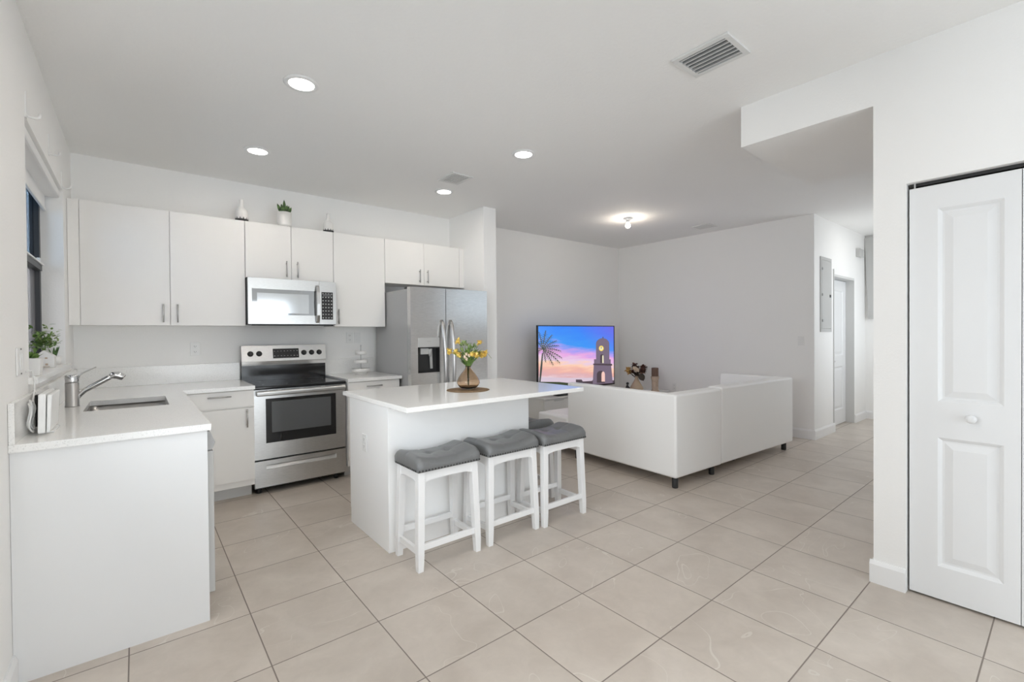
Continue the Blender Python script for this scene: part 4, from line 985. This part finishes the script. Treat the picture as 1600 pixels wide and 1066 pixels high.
poly([(929, 598), (929, 585)]+arc(936, 585, 7, 6, PI, 0, 8)+[(943, 598)], 3); poly([(937, 596), (937, 585)]+arc(940, 585, 3, 5, PI, 0, 6)+[(943, 596)], 4)
poly([(841.5, 600), (843.5, 575), (846, 552), (847.5, 552), (846.2, 576), (843.5, 600)], 6)
for ang, ln in ((2.6, 12), (2.0, 22), (1.72, 34), (1.45, 36), (1.15, 32), (.8, 28), (.5, 26), (.15, 26), (-.25, 28), (-.55, 28), (-.9, 23), (-1.3, 14), (3.1, 8)):
    bx_, by_ = 847, 546; n = 9; sp1 = []
    for k in range(n+1):
        s_ = k/n; sp1.append((bx_+ln*s_*math.cos(ang), by_-ln*s_*math.sin(ang)+6.5*s_*s_))
    cl = lambda p: (max(p[0], 841.2), p[1])
    nx_, ny_ = math.sin(ang), math.cos(ang)
    poly([cl((p[0]+nx_*.45, p[1]+ny_*.45)) for p in sp1]+[cl((p[0]-nx_*.45, p[1]-ny_*.45)) for p in sp1[::-1]], 6)
    for k in range(1, n):
        p, q = sp1[k], sp1[k+1]; w = 4.6*math.sin(PI*(.12+.86*k/n))
        for sg in (-1, 1):
            tip = (p[0]+(q[0]-p[0])*1.5+sg*nx_*w, p[1]+(q[1]-p[1])*1.5+sg*ny_*w+1.2)
            poly([cl(p), cl(((p[0]+q[0])/2+0, (p[1]+q[1])/2)), cl(tip)], 6 if (k+sg) % 3 else 9)
obj('screen', mb, SC, t)
single('media_box', B(4.36, 4.86, 4.36, 4.47, .5055, .560), 'black_matte', 'low black box on the television cabinet in front of the screen', 'media box', (4.61, 4.415, .5055), bevel=.006)

t = thing('side_table', 'low pale side table behind the sofa, under the dried flower vase', 'table', (6.02, 4.16, 0))
obj('tabletop', B(5.62, 6.36, 3.95, 4.328, .43, .452), 'white_tv', t, bevel=.003)
for x in (5.66, 6.32):
    for y in (3.99, 4.29): obj('leg', B(x-.018, x+.018, y-.018, y+.018, 0, .4295), 'white_tv', t)
ZT = .4525
qx, qy = 5.88, 4.215
t = thing('vase', 'tan teardrop vase behind the sofa back', 'vase', (qx, qy, ZT))
obj('body', MB().lathe([(.04, ZT), (.075, ZT+.01), (.098, ZT+.045), (.092, ZT+.075), (.065, ZT+.12), (.040, ZT+.165), (.026, ZT+.20), (.024, ZT+.225), (.028, ZT+.235), (.020, ZT+.235)], qx, qy, 32), 'tan_vase', t)
t = thing('flower_bouquet', 'brown, cream and golden artificial flowers in the tan vase', 'flowers', (qx, qy, ZT+.2))
def at2(a, h, d=0): return Vector((qx, qy, ZT))+rr_*a+ff_*d+Vector((0, 0, h))
st = MB()
bl = [(-.135, .335, -.02, .070, 'gold_petal'), (-.105, .29, .02, .055, 'gold_petal'), (-.02, .40, .02, .075, 'brown_petal'), (-.045, .355, -.05, .06, 'cream'), (-.005, .335, -.06, .055, 'cream'), (.095, .355, -.01, .082, 'brown_petal'), (.115, .31, .03, .06, 'brown_petal'), (.03, .36, .05, .05, 'leaf_brown'), (.0, .29, -.02, .06, 'leaf_brown'), (-.05, .30, .04, .06, 'brown_petal'), (.05, .31, -.05, .05, 'brown_petal')]
for a, h, d, s_, mname in bl:
    st.tube([at2(0, .2, 0), at2(a*.5, .255, d*.5), at2(a, h, d)], .004, 6)
obj('stems', st, 'leaf_brown', t)
for a, h, d, s_, mname in bl:
    mb = MB(); p = at2(a, h, d); mb.ball(p, s_*.42, 10)
    for j in range(26):
        q = Vector((random.uniform(-1, 1), random.uniform(-1, 1), random.uniform(-.5, 1))).normalized()
        mb.leaf(p+q*s_*.15, q, s_*.72, s_*.62, .3)
    obj('flower_head', mb, mname, t)
mb = MB(); mb.leaf(at2(.045, .275, -.04), rr_*.35-ff_*.15+Vector((0, 0, -.9)), .115, .10, .1, up=ff_); mb.leaf(at2(-.02, .29, -.03), rr_*.1-ff_*.4+Vector((0, 0, -.2)), .09, .07, .1)
obj('leaves', mb, 'leaf_brown', t)
kx, ky = 6.085, 4.03
t = thing('candle_holder', 'pale wooden candle holder behind the sofa back', 'candle holder', (kx, ky, ZT))
obj('stand', MB().lathe([(.060, ZT), (.062, ZT+.012), (.048, ZT+.03), (.048, ZT+.10), (.050, ZT+.17), (.060, ZT+.205), (.062, ZT+.225), (.056, ZT+.235)], kx, ky, 28), 'wood', t)
t = thing('pillar_candle', 'brown pillar candle on the pale wooden candle holder', 'candle', (kx, ky, ZT+.2355))
obj('wax', MB().lathe([(.050, ZT+.2355), (.051, ZT+.24), (.051, ZT+.360), (.047, ZT+.364), (.012, ZT+.358)], kx, ky, 28), 'candle', t)
obj('wick', MB().tube([(kx, ky, ZT+.356), (kx+.002, ky, ZT+.370)], .0015, 6), 'black_matte', t)
gx, gy = 5.712, 4.26
mb = MB().lathe([(.032, ZT), (.034, ZT+.01), (.022, ZT+.03), (.026, ZT+.07), (.018, ZT+.10), (.010, ZT+.112)], gx, gy, 16)
mb.ball((gx+.006, gy, ZT+.132), .022, 12); mb.tube([(gx+.02, gy, ZT+.09), (gx+.045, gy-.01, ZT+.06), (gx+.055, gy-.01, ZT+.025)], .009, 8); mb.tube([(gx-.015, gy, ZT+.085), (gx-.04, gy, ZT+.05), (gx-.045, gy, ZT+.02)], .009, 8)
single('figurine', mb, 'black_matte', 'tiny black figurine between the television and the tan vase', 'figurine', (gx, gy, ZT))
